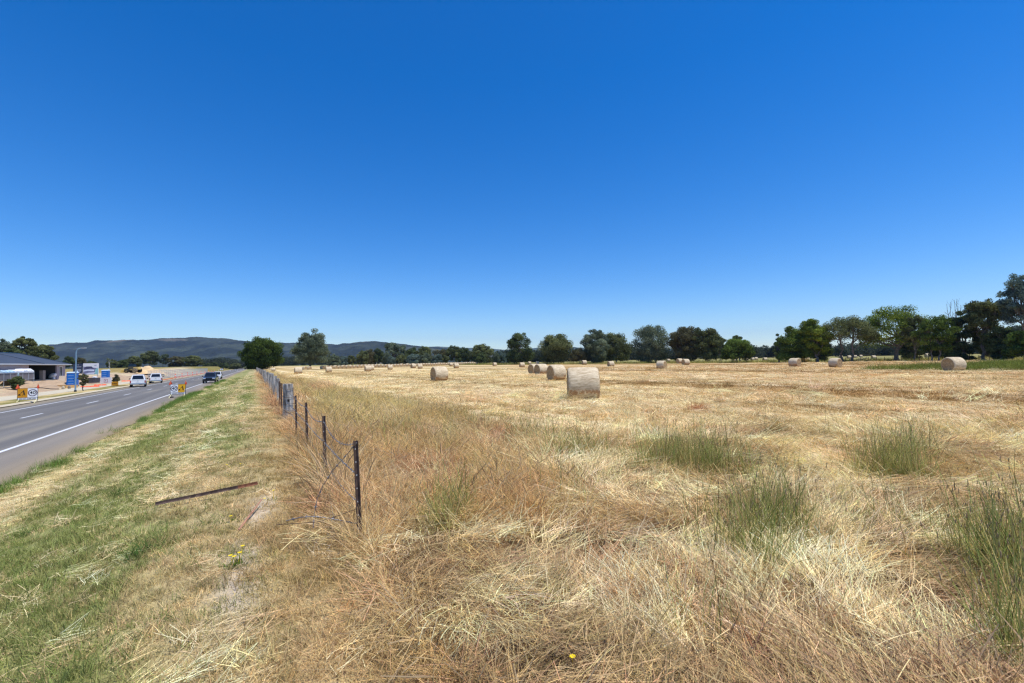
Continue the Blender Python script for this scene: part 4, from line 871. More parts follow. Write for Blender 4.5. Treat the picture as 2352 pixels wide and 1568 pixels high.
def tree_meshes(seed, H, Wd, shape='round', base=.25, nb=34, nl=240, leaf=.5, cols='olive', trunks=1, gap=1.0, droop=.5, bark=None, dep=None, lean=0.0, blob=1.0, tr=None, vis=1.0):
    """crown and trunk of one tree, foot at the origin. base: height fraction where the foliage begins"""
    rng = random.Random(seed); nr = np.random.default_rng(seed); dep = dep or Wd*.9; z0 = H*base; blobs = []; nb = int(nb*1.3)
    tries = 0
    while len(blobs) < nb and tries < 9000:
        tries += 1; u = rng.uniform(-1, 1); w = rng.uniform(-1, 1); h = rng.random(); q = u*u+w*w
        if shape == 'round': lim = (1-(2*h-1)**2*.92)**.5 if h > .5 else (.62+.76*h)
        elif shape == 'oval': lim = max(0, math.sin(math.pi*(.16+.84*h)**.85))**.55 if h < .97 else .15
        elif shape == 'spire': lim = min(1, (1-h)*1.75+.08)**.8*min(1, .70+h*1.1)
        elif shape == 'fan': lim = 1.0*(.72+.28*h) if h < .82 else max(0, 1-((h-.82)/.18)**2*.8)
        elif shape == 'dome': lim = max(0, 1-h**2.4)**.5
        if q > lim*lim: continue
        if shape in ('fan',) and h < .55 and q < .42: continue                       # open underneath
        if shape == 'dome' and base > .25 and h < .5 and q < .5: continue
        if q < .28*lim*lim and h < .7 and rng.random() < .8: continue
        zc = H*(.965 if h > .9 else .95); c = Vector((u*Wd/2*.92+lean*h, w*dep/2*.92, z0+(zc-z0)*h))
        r = Wd*rng.uniform(.085, .165)*blob*(.75 if h > .9 else 1)
        if any((c-b).length < .42*min(r, br)*gap for b, br in blobs): continue
        blobs.append((c, r))
    V = []; A = []; c0, c1 = lin(*GREENS[cols][0])*1.7, lin(*GREENS[cols][1])*1.7
    for c, r in blobs:
        n = int(nl*1.9*(r/(Wd*.13))**2*rng.uniform(.8, 1.2)); d = nr.normal(0, 1, (n, 3)); d /= np.linalg.norm(d, axis=1)[:, None]
        rr = r*np.where(nr.random(n) < .3, nr.uniform(.2, .8, n), nr.uniform(.78, 1.08, n))*np.where(nr.random(n) < .14, nr.uniform(1, 1.38, n), 1); P = d*rr[:, None]*np.array([1.08, 1.08, .78])+np.array(c); P[:, 2] = np.maximum(P[:, 2], H*.02+.1)
        n1 = d*.9+nr.normal(0, .42, (n, 3)); n1 /= np.linalg.norm(n1, axis=1)[:, None]
        t1 = np.cross(n1, nr.normal(0, 1, (n, 3))); t1[:, 2] -= droop; t1 -= n1*(t1*n1).sum(1)[:, None]; t1 /= np.linalg.norm(t1, axis=1)[:, None]
        b1 = np.cross(n1, t1); l = leaf*1.1*nr.uniform(.55, 1.25, n)[:, None]; w = l*nr.uniform(.28, .5, n)[:, None]
        V.append(np.stack([P-t1*l*.5, P+b1*w*.5-t1*l*.05, P+t1*l*.5, P-b1*w*.5-t1*l*.05], 1).reshape(-1, 3))
        tone = np.clip(rng.gauss(.42, .28), 0, 1); m = np.clip(tone+nr.normal(0, .22, n), 0, 1); cc = mixc(np.broadcast_to(c0, (n, 3)), c1, m)*(1+nr.normal(0, .08, (n, 1))); A.append(np.repeat(cc, 4, 0))
    V = np.concatenate(V); q = np.arange(len(V)).reshape(-1, 4); crown = npmesh('crown', V, q, LEAF, {'tint': np.concatenate(A)})
    b = MB(); tr = tr or H*.022; forks = []
    for k in range(trunks):
        ox = (k-(trunks-1)/2)*Wd*.14; top = Vector((ox*1.6+lean*.4+rng.uniform(-.03, .03)*Wd, rng.uniform(-.05, .05)*Wd, max(H*.34, z0+(H-z0)*.18)))
        p, r = limb(rng, (ox, 0, -.3), top, tr*(1.0 if trunks == 1 else .75), tr*.62, 6, .05); r[0] *= 1.5; r[1] *= 1.12; b.tube(p, r, 9); forks.append((top, tr*.6, p))
    tgt = sorted(blobs, key=lambda t: -t[1])[:int(26*vis)]
    for c, r in tgt:
        f, fr, p = min(forks, key=lambda f: (f[0]-c).length+rng.uniform(0, 1)); s = f if rng.random() < .6 else p[rng.randint(3, 5)]
        mid = s.lerp(c, .5)+Vector((0, 0, -H*.03)) if c.z > s.z else s.lerp(c, .5)
        pts, rr = limb(rng, s, c, fr*rng.uniform(.4, .75), .025+H*.0012, 6, .08); b.tube(pts, rr, 6, False)
        if vis > .8:
            for _ in range(2):
                e = c+Vector((rng.uniform(-1, 1), rng.uniform(-1, 1), rng.uniform(-.3, .9)))*r*.9; pts2, r2 = limb(rng, pts[3], e, rr[3]*.6, .02, 4, .08); b.tube(pts2, r2, 5, False)
    me = bpy.data.meshes.new('trunk'); me.from_pydata(b.v, [], b.f); me.polygons.foreach_set('use_smooth', [True]*len(me.polygons)); me.materials.append(bark or BARK)
    return crown, me
def tree_at(name, label, u0, u1, vt, D, group=None, mesh=None, foot=None, rz=0, **kw):
    """a tree filling columns u0..u1 with its top at row vt, standing at forward distance D"""
    uc = (u0+u1)/2; x, y = at_depth(foot or uc, D); z = gz1(x, y); sec = math.hypot(1, (uc-CX)/F)
    Wd = (1.16 if mesh is None else 1.08)*(u1-u0)/F*D/sec; H = HC+(hor(uc)-vt)/F*D-z
    t = thing(name, label, 'tree', (x, y, z), 0, group)
    t.rotation_euler = (0, 0, math.atan2(y, x)-math.pi/2)                       # local X across the line of sight
    if foot: kw.setdefault('lean', ((uc-foot)/F*D/sec))
    if mesh is None: cr, tk = tree_meshes(int(uc*7+D), H, Wd, **kw)
    else: cr, tk = mesh; t.scale = (Wd/10, Wd/10, H/10); t.rotation_euler.z += rz
    link('crown', cr, t); link('trunk', tk, t); return t
# --- lone and near trees
GT = 'gum trees along the far side of the field'
tree_at('round_tree', 'bushy dark green round tree standing beside the road at the end of the fence', 558, 644, 777, 200, shape='round', base=.04, nb=60, nl=300, leaf=.62, cols='round', droop=.2, blob=1.05)
tree_at('oval_tree', 'tall oval grey green tree with a dark trunk at the hay row', 681, 757, 755, 172, foot=711, shape='oval', base=.15, nb=64, nl=230, leaf=.55, cols='grey', trunks=1, blob=.85, tr=.42)
tree_at('spiky_tree', 'tall dark tree with a spiky pointed top standing alone', 1166, 1227, 758, 215, GT, shape='oval', base=.10, nb=54, nl=220, leaf=.6, cols='dark', blob=.85)
tree_at('gum_tree', 'dark two lobed gum tree with a leaning trunk right of the spiky tree', 1247, 1313, 768, 200, GT, foot=1270, shape='round', base=.10, nb=50, nl=220, leaf=.55, cols='olive', blob=1.1)
tree_at('gum_tree', 'small low brownish tree between the two lobed gum and the twin gums', 1313, 1351, 797, 190, GT, shape='dome', base=.25, nb=24, nl=180, leaf=.5, cols='brown')
tree_at('gum_tree', 'left twin gum, dense and grey green with a square top', 1338, 1394, 755, 190, GT, shape='round', base=.06, nb=60, nl=230, leaf=.55, cols='grey', blob=.95)
tree_at('gum_tree', 'right twin gum, taller and looser with a pale forked trunk', 1384, 1447, 751, 195, GT, shape='spire', base=.10, nb=52, nl=170, leaf=.55, cols='olive', gap=1.3, bark=BARK_PALE)
tree_at('gum_tree', 'wide rounded gum with many upright limbs, right of the twin gums', 1455, 1541, 746, 170, GT, shape='round', base=.06, nb=74, nl=210, leaf=.5, cols='grey', trunks=2, blob=.85)
tree_at('gum_tree', 'broad dark gum with a flat brown top, left of an overlapping pair', 1541, 1606, 747, 165, GT, shape='round', base=.08, nb=58, nl=210, leaf=.5, cols='brown', trunks=2)
tree_at('gum_tree', 'broad dark gum with a bare pale trunk, right of an overlapping pair', 1590, 1652, 749, 162, GT, shape='round', base=.12, nb=56, nl=200, leaf=.5, cols='olive', foot=1622)
tree_at('gum_tree', 'lower olive tree tucked against the right of the broad dark pair', 1634, 1672, 773, 180, GT, shape='round', base=.15, nb=26, nl=190, leaf=.5, cols='olive')
tree_at('green_tree', 'bright green leafy tree with a thin top shoot', 1664, 1727, 775, 140, shape='dome', base=.20, nb=46, nl=210, leaf=.45, cols='bright', foot=1692)
tree_at('gum_tree', 'thin dark tree with sparse crown poking up behind the bright green tree', 1684, 1712, 764, 158, shape='oval', base=.5, nb=14, nl=120, leaf=.45, cols='dark', blob=1.2)
tree_at('dark_tree', 'narrow dark tree at the left flank of the fan shaped trees', 1777, 1800, 765, 135, shape='oval', base=.15, nb=20, nl=200, leaf=.42, cols='dark', blob=1.2)
tree_at('fan_tree', 'first fan shaped tree from the left, low and wide with a lime green top', 1786, 1862, 743, 126, foot=1829, shape='dome', base=.14, nb=52, nl=230, leaf=.4, cols='bright', droop=.2, tr=.36)
tree_at('fan_tree', 'leaning fan shaped tree with yellow green top, its trunk slanting left', 1834, 1902, 732, 122, foot=1878, shape='round', base=.20, nb=46, nl=230, leaf=.4, cols='lime', droop=.2, tr=.34)
tree_at('fan_tree', 'open umbrella shaped tree with bare spreading branches and two trunks', 1880, 2000, 723, 120, foot=1945, shape='dome', base=.50, nb=70, nl=170, leaf=.4, cols='olive', droop=.1, trunks=2, tr=.34, blob=.8, bark=BARK)
tree_at('fan_tree', 'biggest domed tree with grey branches fanning up from a stout trunk', 1982, 2138, 697, 118, foot=2059, shape='dome', base=.30, nb=96, nl=190, leaf=.4, cols='lime', droop=.15, tr=.5, blob=.72)
tree_at('gum_tree', 'slender green tree with a thin double trunk right of the biggest domed tree', 2080, 2140, 722, 112, foot=2100, shape='round', base=.34, nb=34, nl=130, leaf=.38, cols='olive', gap=1.3, tr=.2)
tree_at('gum_tree', 'leafy mid green tree with loose drooping foliage above the large right bale', 2110, 2196, 722, 102, foot=2148, shape='round', base=.24, nb=56, nl=120, leaf=.38, cols='bright', gap=1.2, tr=.2, trunks=2, blob=.85)
tree_at('dark_tree', 'dense dark tree with foliage down to the ground below the bare dead tree', 2180, 2250, 712, 104, shape='round', base=.03, nb=56, nl=190, leaf=.4, cols='dark')
tree_at('gum_tree', 'bent dark gum with an olive top leaning over the right paddock', 2222, 2324, 685, 100, foot=2258, shape='fan', base=.42, nb=58, nl=180, leaf=.38, cols='olive', tr=.3, blob=.85)
tree_at('gum_tree', 'shaded bushy tree under the bent gum near the right border', 2262, 2345, 750, 96, shape='round', base=.10, nb=50, nl=170, leaf=.38, cols='dark', foot=2308)
tree_at('tall_gum_tree', 'tallest grey gum cut by the right border, with see through lower branches', 2300, 2412, 622, 92, foot=2362, shape='round', base=.36, nb=74, nl=150, leaf=.38, cols='bluegrey', tr=.4, gap=1.15, blob=.8)
tree_at('green_tree', 'low sunlit green tree at the right border below the tallest gum', 2312, 2392, 756, 84, shape='dome', base=.22, nb=36, nl=190, leaf=.35, cols='bright')
for u0, u1, vt, D, c_, lab in ((1852, 1908, 772, 136, 'dark', 'shaded tree behind the leaning fan shaped tree, filling the gap to the umbrella tree'), (2128, 2206, 768, 124, 'dark', 'dark shaded tree behind the leafy mid green tree and large right bale'), (2238, 2302, 756, 118, 'olive', 'shaded olive tree filling in behind the bent dark gum'), (2284, 2372, 742, 114, 'dark', 'broad dark tree behind the bush at the right border'), (2066, 2122, 772, 128, 'olive', 'shaded tree behind the slender double trunk tree')):
    tree_at('shaded_tree', lab, u0, u1, vt, D, shape='round', base=.05, nb=40, nl=170, leaf=.42, cols=c_)
# dead tree
x, y = at_depth(2200, 112); rng = random.Random(8); b = MB(); zt = lambda v: HC+(hor(2200)-v)/F*112-gz1(x, y); sec = math.hypot(1, (2200-CX)/F); xo = lambda u: (u-2200)/F*112/sec*1.0
dt = thing('dead_tree', 'bare grey dead tree with upright twigs rising above the dense dark tree', 'tree', (x, y, gz1(x, y)), 0); dt.rotation_euler.z = math.atan2(y, x)-math.pi/2
b2 = MB()
for k, (ub, ut, vt_) in enumerate(((2178, 2168, 718), (2182, 2181, 694), (2184, 2190, 690), (2198, 2199, 686), (2200, 2206, 688), (2204, 2214, 700), (2212, 2222, 706), (2215, 2231, 712), (2190, 2172, 735))):
    p, r = limb(rng, (xo(2196)+xo(ub)*.3, rng.uniform(-.4, .4), 2.5), (xo(ut), rng.uniform(-2, 2), zt(vt_)), .15, .028, 9, .03); (b if k < 5 else b2).tube(p, r, 6)
    for j in range(7):
        i = rng.randint(4, 8); e = p[i]+Vector((rng.uniform(-1, 1)*.9, rng.uniform(-.8, .8), rng.uniform(.8, 2.2))); q_, r_ = limb(rng, p[i], e, r[i]*.6, .016, 4, .06); (b if k < 5 else b2).tube(q_, r_, 5, False)
b.tube([(xo(2196), 0, -.2), (xo(2195), 0, 1.5), (xo(2196), 0, 2.9)], [.34, .28, .22], 8)
DEADB = mat('bleached_dead_wood', (.20, .18, .18), .9, noise=.3, scale=3); b.build('trunk', DEADB, dt, smooth=True); b2.build('branches', DEADB, dt, smooth=True)
# fallen branch under the fan trees
fx, fy, fz = place(1965, 828); t = thing('fallen_branch', 'dark fallen branch with dead twigs lying in front of the biggest domed tree', 'fallen branch', (fx, fy, fz)); t.rotation_euler.z = math.atan2(fy, fx)-math.pi/2
b = MB(); b3 = MB(); p, r = limb(rng, (-4.2, 0, .2), (3.2, .6, .75), .26, .10, 7, .05); b.tube(p, r, 8)
for k in range(15):
    i = rng.randint(1, 7); e = p[i]+Vector((rng.uniform(-1.6, 2.6), rng.uniform(-1, 1), rng.uniform(-.2, 1.3))); e.z = max(e.z, .05); q_, r_ = limb(rng, p[i], e, r[i]*.5, .02, 4, .1); b3.tube(q_, r_, 5)
b.build('bough', BARK, t, smooth=True); b3.build('twigs', BARK, t, smooth=True)

# --- shared far crowns (10 x 10 m, scaled)
FARM = [tree_meshes(900+k, 10, 10, shape=s, base=b_, nb=40, nl=150, leaf=.62, cols=c, vis=.4, blob=bl) for k, (s, b_, c, bl) in enumerate((('round', .06, 'olive', 1), ('oval', .05, 'grey', 1.1), ('dome', .05, 'dark', 1), ('round', .18, 'olive', .9), ('oval', .12, 'dark', 1), ('dome', .04, 'bluegrey', 1.1), ('round', .05, 'brown', 1), ('round', .25, 'grey', .8)))]
# belt of trees across the field: u0, u1, v top, distance, mesh, label
BELT = [(752, 781, 812, 240, 1, 'small dark oval tree just right of the tall oval tree'), (781, 799, 817, 250, 5, 'small grey tree, second right of the tall oval tree'), (797, 817, 816, 255, 3, 'small thin tree just left of the belt with pale top'),
 (818, 850, 805, 262, 0, 'leftmost tree of the belt, rounded, brown olive'), (834, 862, 801, 268, 6, 'belt tree with an even dome, second from its left end'), (855, 882, 797.6, 270, 4, 'darker belt tree third from its left end'), (878, 900, 806, 264, 1, 'narrow grey belt tree with oval crown before the tallest clump'),
 (884, 930, 784, 275, 7, 'tallest loose crowned belt tree with separate leaf clumps on top'), (890, 910, 817, 258, 5, 'small bluish bush at the foot of the tallest belt tree'), (908, 938, 815, 260, 0, 'low olive belt bush right of the tallest belt tree'), (926, 960, 793, 278, 2, 'dark green back belt tree right of the tallest one'),
 (932, 968, 812, 260, 5, 'front grey dome bush in the middle of the belt'), (955, 994, 795, 280, 0, 'broad back tree in the middle of the belt'), (965, 991, 810, 262, 1, 'front grey weeping oval bush in the middle of the belt'), (992, 1030, 801, 276, 6, 'brownish belt tree left of the pointed green ones'),
 (993, 1016, 812, 262, 5, 'paler grey front bush of a bushy pair in the belt'), (1012, 1032, 815, 264, 3, 'smaller olive front bush of a bushy pair in the belt'), (1026, 1057, 793.5, 272, 3, 'belt tree with a thin loose top above the two small bales'), (1050, 1083, 795, 274, 4, 'dark upright belt tree right of the thin topped one'),
 (1080, 1134, 790, 266, 0, 'big domed tree near the right end of the belt'), (1086, 1116, 806, 258, 2, 'dark bush in front of the big domed belt tree'), (1130, 1148, 807, 270, 1, 'small tree just past the big domed belt tree'), (1143, 1162, 806, 272, 5, 'small bluish tree left of the spiky tree'), (1158, 1174, 809, 275, 2, 'rightmost small belt tree touching the spiky tree')]
for k, (u0, u1, vt, D, mi, lab) in enumerate(BELT): tree_at('belt_tree', lab, u0, u1, vt, D, 'belt of trees across the field', FARM[mi], rz=k*1.3)
# far left row beyond the building lots and trees behind the house
ROWL = [(143, 172, 816, 250, 4, 'dark pointed tree right of the house roof'), (170, 200, 820, 255, 6, 'brown leafed tree behind the navy sign board'), (198, 225, 826, 300, 2, 'low dark tree above the picture billboard'), (243, 270, 825, 280, 0, 'olive tree left of the digging machine, with a bare pale stem'), (264, 296, 823, 300, 2, 'dark tree above the digging machine cab'),
 (290, 326, 817, 310, 0, 'rounded tree right above the digging machine'), (320, 368, 806, 320, 3, 'tallest tree of the dark row beyond the building lots'), (360, 388, 811, 322, 7, 'tree just right of the tallest in the dark row'), (380, 424, 817, 325, 6, 'grey brown tree in the dark row above the white utility'), (418, 466, 816, 330, 0, 'last big tree at the right end of the dark row'),
 (466, 484, 832, 420, 2, 'small far tree above the dark pickup'), (482, 502, 831, 430, 4, 'small dark far tree left of the road end'), (502, 526, 831, 440, 2, 'rounded dark far tree by the road end'), (524, 556, 834, 450, 0, 'low far tree touching the round green tree on the left')]
for k, (u0, u1, vt, D, mi, lab) in enumerate(ROWL): tree_at('far_tree', lab, u0, u1, vt, D, 'trees beyond the building lots', FARM[mi], rz=k*1.7)
tree_at('gum_tree', 'big gum behind the house roof with a sunlit upper dome', 26, 76, 769, 150, shape='round', base=.45, nb=40, nl=190, leaf=.5, cols='olive', gap=1.2)
tree_at('gum_tree', 'gum behind the house cut by the left border, with sky gaps', -40, 30, 776, 155, shape='round', base=.40, nb=44, nl=150, leaf=.5, cols='grey', gap=1.25)
tree_at('gum_tree', 'lower dense gum right of the big one behind the house', 68, 126, 788, 148, shape='round', base=.08, nb=46, nl=210, leaf=.5, cols='olive')
tree_at('gum_tree', 'low dark gum directly behind the house ridge', 0, 62, 796, 140, shape='round', base=.05, nb=44, nl=200, leaf=.5, cols='dark')
tree_at('dead_gum_tree', 'bare pale dead gum stem with two forks before the dark row', 240, 262, 822, 262, shape='oval', base=.6, nb=6, nl=22, leaf=.5, cols='grey', bark=BARK_PALE, tr=.35)
# woodland far off behind everything on the field side
def woodland(name, label, u0, u1, D0, D1, vt0, vt1, n, seed):
    nr = np.random.default_rng(seed); V = []; A = []
    for k in range(n):
        f = (k+nr.uniform(-.4, .4))/n; u = u0+(u1-u0)*f; D = nr.uniform(D0, D1); x, y = at_depth(u, D); g = gz1(x, y)
        top = HC+(hor(u)-(vt0+(vt1-vt0)*f)-nr.uniform(-5, 4))/F*D-g; r = nr.uniform(3, 6.5); m = int(360); d = nr.normal(0, 1, (m, 3)); d /= np.linalg.norm(d, axis=1)[:, None]
        for j in range(3):
            c = np.array([x+nr.uniform(-3, 3), y+nr.uniform(-3, 3), g+top*(.3+.33*j)-r*.3*(j == 2)]); P = c+d*r*(.5+.6*nr.random((m, 1)))*np.array([1, 1, .8]); P[:, 2] = np.maximum(P[:, 2], g)
            t1 = nr.normal(0, 1, (m, 3)); t1 /= np.linalg.norm(t1, axis=1)[:, None]; b1 = np.cross(t1, nr.normal(0, 1, (m, 3))); b1 /= np.linalg.norm(b1, axis=1)[:, None]
            V.append(np.stack([P-t1*.6, P+b1*.3, P+t1*.6, P-b1*.3], 1).reshape(-1, 3)); cc = mixc(np.broadcast_to(lin(56, 66, 50), (m, 3)), lin(98, 104, 84), np.clip(nr.normal(.4, .2)+nr.normal(0, .2, m), 0, 1)); A.append(np.repeat(cc, 4, 0))
    V = np.concatenate(V); tag(link(name, npmesh(name, V, np.arange(len(V)).reshape(-1, 4), LEAF, {'tint': np.concatenate(A)})), label, kind='stuff')
woodland('far_woodland', 'far grey green woodland closing off the paddocks behind the single trees', 1150, 2440, 330, 400, 808, 790, 120, 5)
woodland('distant_woodland', 'low distant woodland at the foot of the hills', 470, 860, 520, 620, 828, 822, 44, 6)
# far paddock fence
b = MB(); A = at_depth(1480, 172); B = at_depth(2352, 92); n = 60
for i in range(n):
    f = i/(n-1); x, y = A[0]+(B[0]-A[0])*f, A[1]+(B[1]-A[1])*f
    pt = thing('fence_post', 'thin dark post in the wire fence under the far trees', 'fence post', (x, y, gz1(x, y)), 0, 'posts of the far paddock fence'); c = MB(); c.tube([(0, 0, -.2), (0, 0, .6), (.02, 0, 1.15)], [.06, .055, .05], 6); c.build('shaft', M['steel_dark'], pt)
# ------------------------------------------------------------------ vehicles (local +Y forward, origin on the road under the middle)
def car(label, cat, name, x, y, heading, paint, L=4.8, Wd=1.86, H=1.78, kind='suv', bull=False):
    """kind: 'suv', 'canopy' (utility with canopy) or 'pickup'"""
    t = thing(name, label, cat, (x, y, ROADZ+.004), heading, None); w = Wd/2; hl = L/2; zb = .34; zs = 1.10 if kind != 'suv' else 1.0; b = MB(); rings = []
    for (yy, kw, z0, z1) in ((-hl, .90, .46, zs-.05), (-hl+.12, .97, .38, zs), (-hl+.9, 1, zb, zs), (-.2, 1, zb, zs), (hl-1.55, 1, zb, zs), (hl-1.2, .99, zb, zs+.02), (hl-.35, .95, .36, zs-.10), (hl-.06, .86, .42, zs-.2), (hl, .78, .48, zs-.3)):
        a = w*kw; rings.append([(-a*.93, yy, z0), (-a, yy, z0+.2), (-a, yy, z1-.22), (-a*.95, yy, z1), (a*.95, yy, z1), (a, yy, z1-.22), (a, yy, z0+.2), (a*.93, yy, z0)])
    b.loft(rings); body = b.build('body', paint, t, .03, True)
    # greenhouse corners: base and roof
    y0, y1 = (-hl+.10, hl-1.45) if kind != 'pickup' else (-hl+1.75, hl-1.45)
    r0, r1 = y0+(.42 if kind == 'suv' else .18), y1-.85; wb, wt = w*.945, w*.72
    B = [(-wb, y0, zs-.02), (wb, y0, zs-.02), (wb, y1, zs-.02), (-wb, y1, zs-.02)]; T_ = [(-wt, r0, H-.03), (wt, r0, H-.03), (wt, r1, H-.03), (-wt, r1, H-.03)]
    mid = [(-wt*.9, r0+.15, H), (wt*.9, r0+.15, H), (wt*.9, r1-.15, H), (-wt*.9, r1-.15, H)]
    g = MB(); g.loft([B, T_, mid]); g.build('cabin', paint, t, .025, True)
    def win(nm, q, m): 
        k = MB(); k.plate(q, .008, m); return k.build(nm, M['glass'], t)
    win('rear_window', (B[0], B[1], T_[1], T_[0]), (.10, .90, .12, .88)); win('windscreen', (B[2], B[3], T_[3], T_[2]), (.07, .93, .06, .92))
    for s in (0, 1):
        q = (B[1], B[2], T_[2], T_[1]) if s else (B[3], B[0], T_[0], T_[3])
        cuts = ((.06, .30), (.33, .58), (.61, .90)) if kind != 'pickup' else ((.08, .42), (.46, .86))
        for a, c in cuts: win('side_window', q, ((a, c) if s else (1-c, 1-a))+(.10, .86))
    for yy in (-hl+.95, hl-.92):
        for s in (-1, 1):
            wh = thing('wheel', None, None, (s*(w-.11), yy, .37)); wh.parent = t
            k = MB(); k.loft([[(dx, math.cos(a)*r, math.sin(a)*r) for a in np.linspace(0, 2*math.pi, 25)[:-1]] for dx, r in ((-.115, .30), (-.105, .36), (-.05, .372), (.05, .372), (.105, .36), (.115, .30))]); k.build('tyre', M['tyre'], wh, 0, True)
            k = MB(); k.loft([[(s*dx, math.cos(a)*r, math.sin(a)*r) for a in np.linspace(0, 2*math.pi, 21)[:-1]] for dx, r in ((.09, .245), (.118, .24), (.10, .17), (.112, .06))]); k.build('rim', M['rim'], wh, 0, True)
        for s in (-1, 1):
            k = MB(); k.loft([[(s*(w-.015), yy+math.cos(a)*r, .37+math.sin(a)*r) for a in np.linspace(.1, math.pi-.1, 14)]+[(s*(w+.012), yy+math.cos(a)*r, .37+math.sin(a)*r) for a in np.linspace(math.pi-.1, .1, 14)] for r in (.385, .45)]); k.build('wheel_arch', M['black'], t)
    k = MB(); k.box((0, -hl-.03, .53), (Wd*.92, .14, .20)); k.build('rear_bumper', M['galv'] if kind != 'suv' else paint, t, .03)
    k = MB(); k.box((0, hl-.03, .50), (Wd*.86, .16, .24)); k.build('front_bumper', M['black'] if bull else paint, t, .04)
    for s in (-1, 1):
        k = MB(); k.box((s*w*.90, -hl-.005, .80), (.13, .06, .36)); k.build('tail_light', M['red_lamp'], t, .015)
        k = MB(); k.box((s*w*.68, hl-.05, zs-.28), (.40, .12, .16)); k.build('headlight', M['clear_lamp'], t, .03)
        k = MB(); k.box((s*(w+.12), hl-1.75, zs+.10), (.20, .10, .16)); k.tube([(s*w*.9, hl-1.7, zs+.02), (s*(w+.06), hl-1.72, zs+.08)], .025, 6); k.build('mirror', M['black'], t, .02)
    k = MB(); k.box((0, -hl-.02, .72), (.37, .03, .11)); k.build('number_plate', M['plate'], t)
    k = MB(); k.box((0, hl+.03, .52), (.37, .04, .11)); k.build('number_plate', M['plate'], t)
    k = MB(); k.box((0, hl-.01, zs-.28), (Wd*.42, .05, .15)); k.build('grille', M['black'], t)
    k = MB(); k.box((0, -hl-.006, zs-.16), (.22, .03, .06)); k.build('tailgate_handle', M['chrome'], t)
    if kind != 'suv': k = MB(); k.box((0, -hl+.01, zs-.02), (Wd*.8, .03, .02)); k.box((0, -hl-.002, .60), (Wd*.78, .02, .02)); k.build('tailgate_gap', M['black'], t)
    if kind == 'pickup':
        k = MB()
        k.box((0, -hl+.95, zs+.02), (Wd*.86, 1.6, .06)); k.build('tray_cover', M['black'], t, .02)
    if bull:
        k = MB()
        for s in (-1, 1): k.tube([(s*.45, hl+.06, .42), (s*.45, hl+.12, .70), (s*.42, hl+.08, .98)], .035, 8); k.tube([(s*.45, hl+.12, .68), (s*w*.92, hl-.02, .66)], .03, 8)
        k.tube([(-.42, hl+.08, .96), (.42, hl+.08, .96)], .035, 8); k.box((0, hl+.04, .50), (Wd*.9, .14, .22)); k.build('bull_bar', M['black'], t, 0, True)
        k = MB(); k.tube([(-w*.7, hl-1.9, H+.06), (w*.7, hl-1.9, H+.06)], .02, 6); k.tube([(-w*.7, hl-2.6, H+.06), (w*.7, hl-2.6, H+.06)], .02, 6); k.build('roof_racks', M['black'], t)
    return t
car('white utility with white canopy parked on the far side, nearer of two, seen from behind', 'utility vehicle', 'canopy_utility', -15.35, 89.2, rad(8), M['white_paint'], 5.1, 1.88, 1.84, 'canopy')
car('white utility parked ahead of the nearer one, right side showing', 'utility vehicle', 'canopy_utility', -15.9, 107.4, rad(7), M['white_paint'], 5.1, 1.86, 1.80, 'canopy')
px_, py_ = at_z(481, 880, ROADZ)
car('dark blue grey pickup with bull bar coming towards us beside the grass verge', 'pickup', 'pickup_truck', px_, py_+2.7, math.pi+rad(-2), M['dark_paint'], 5.3, 1.94, 1.84, 'pickup', True)
wx, wy = at_z(497, 870.5, ROADZ)
car('white car half hidden behind the dark pickup', 'car', 'white_car', wx, wy+2.4, math.pi, M['white_paint'], 4.7, 1.86, 1.68, 'suv')
fx_, fy_ = at_z(509, 851.2, ROADZ)
car('tiny white car far away beside the road end', 'car', 'white_car', fx_, fy_, math.pi, M['white_paint'], 4.6, 1.86, 1.6, 'suv')

# ------------------------------------------------------------------ roadwork signs
def ring(b, cx, cz, R, r, y, n=40):
    V = []; 
    for yy in (y, y-.004):
        for rr in (R, r): V += [(cx+rr*math.cos(2*math.pi*k/n), yy, cz+rr*math.sin(2*math.pi*k/n)) for k in range(n)]
    Fs = [(2*n+k, 2*n+(k+1) % n, 3*n+(k+1) % n, 3*n+k) for k in range(n)]+[(k, (k+1) % n, 2*n+(k+1) % n, 2*n+k) for k in range(n)]
    return b.add(V, Fs)
def worker_symbol(b, cx, cz, s, y):               # digger and heap: flat black shapes on the yellow panel
    P = lambda pts: b.prism([(cx+a*s, cz+c*s) for a, c in pts], y-.003, y)
    P([(.02+.06*math.cos(a), .30+.06*math.sin(a)) for a in np.linspace(0, 2*math.pi, 13)[:-1]])
    P([(-.06, .23), (.07, .24), (.12, .02), (.02, -.02)]); P([(.02, -.02), (.12, .02), (.20, -.34), (.13, -.34)]); P([(.02, .0), (.08, -.02), (-.02, -.34), (-.09, -.34)])
    P([(-.06, .23), (-.02, .16), (-.20, .02), (-.23, .07)]); P([(-.10, .14), (-.07, .17), (-.34, -.24), (-.38, -.22)])
    P([(-.52, -.34), (-.24, -.34), (-.34, -.14), (-.44, -.12)])
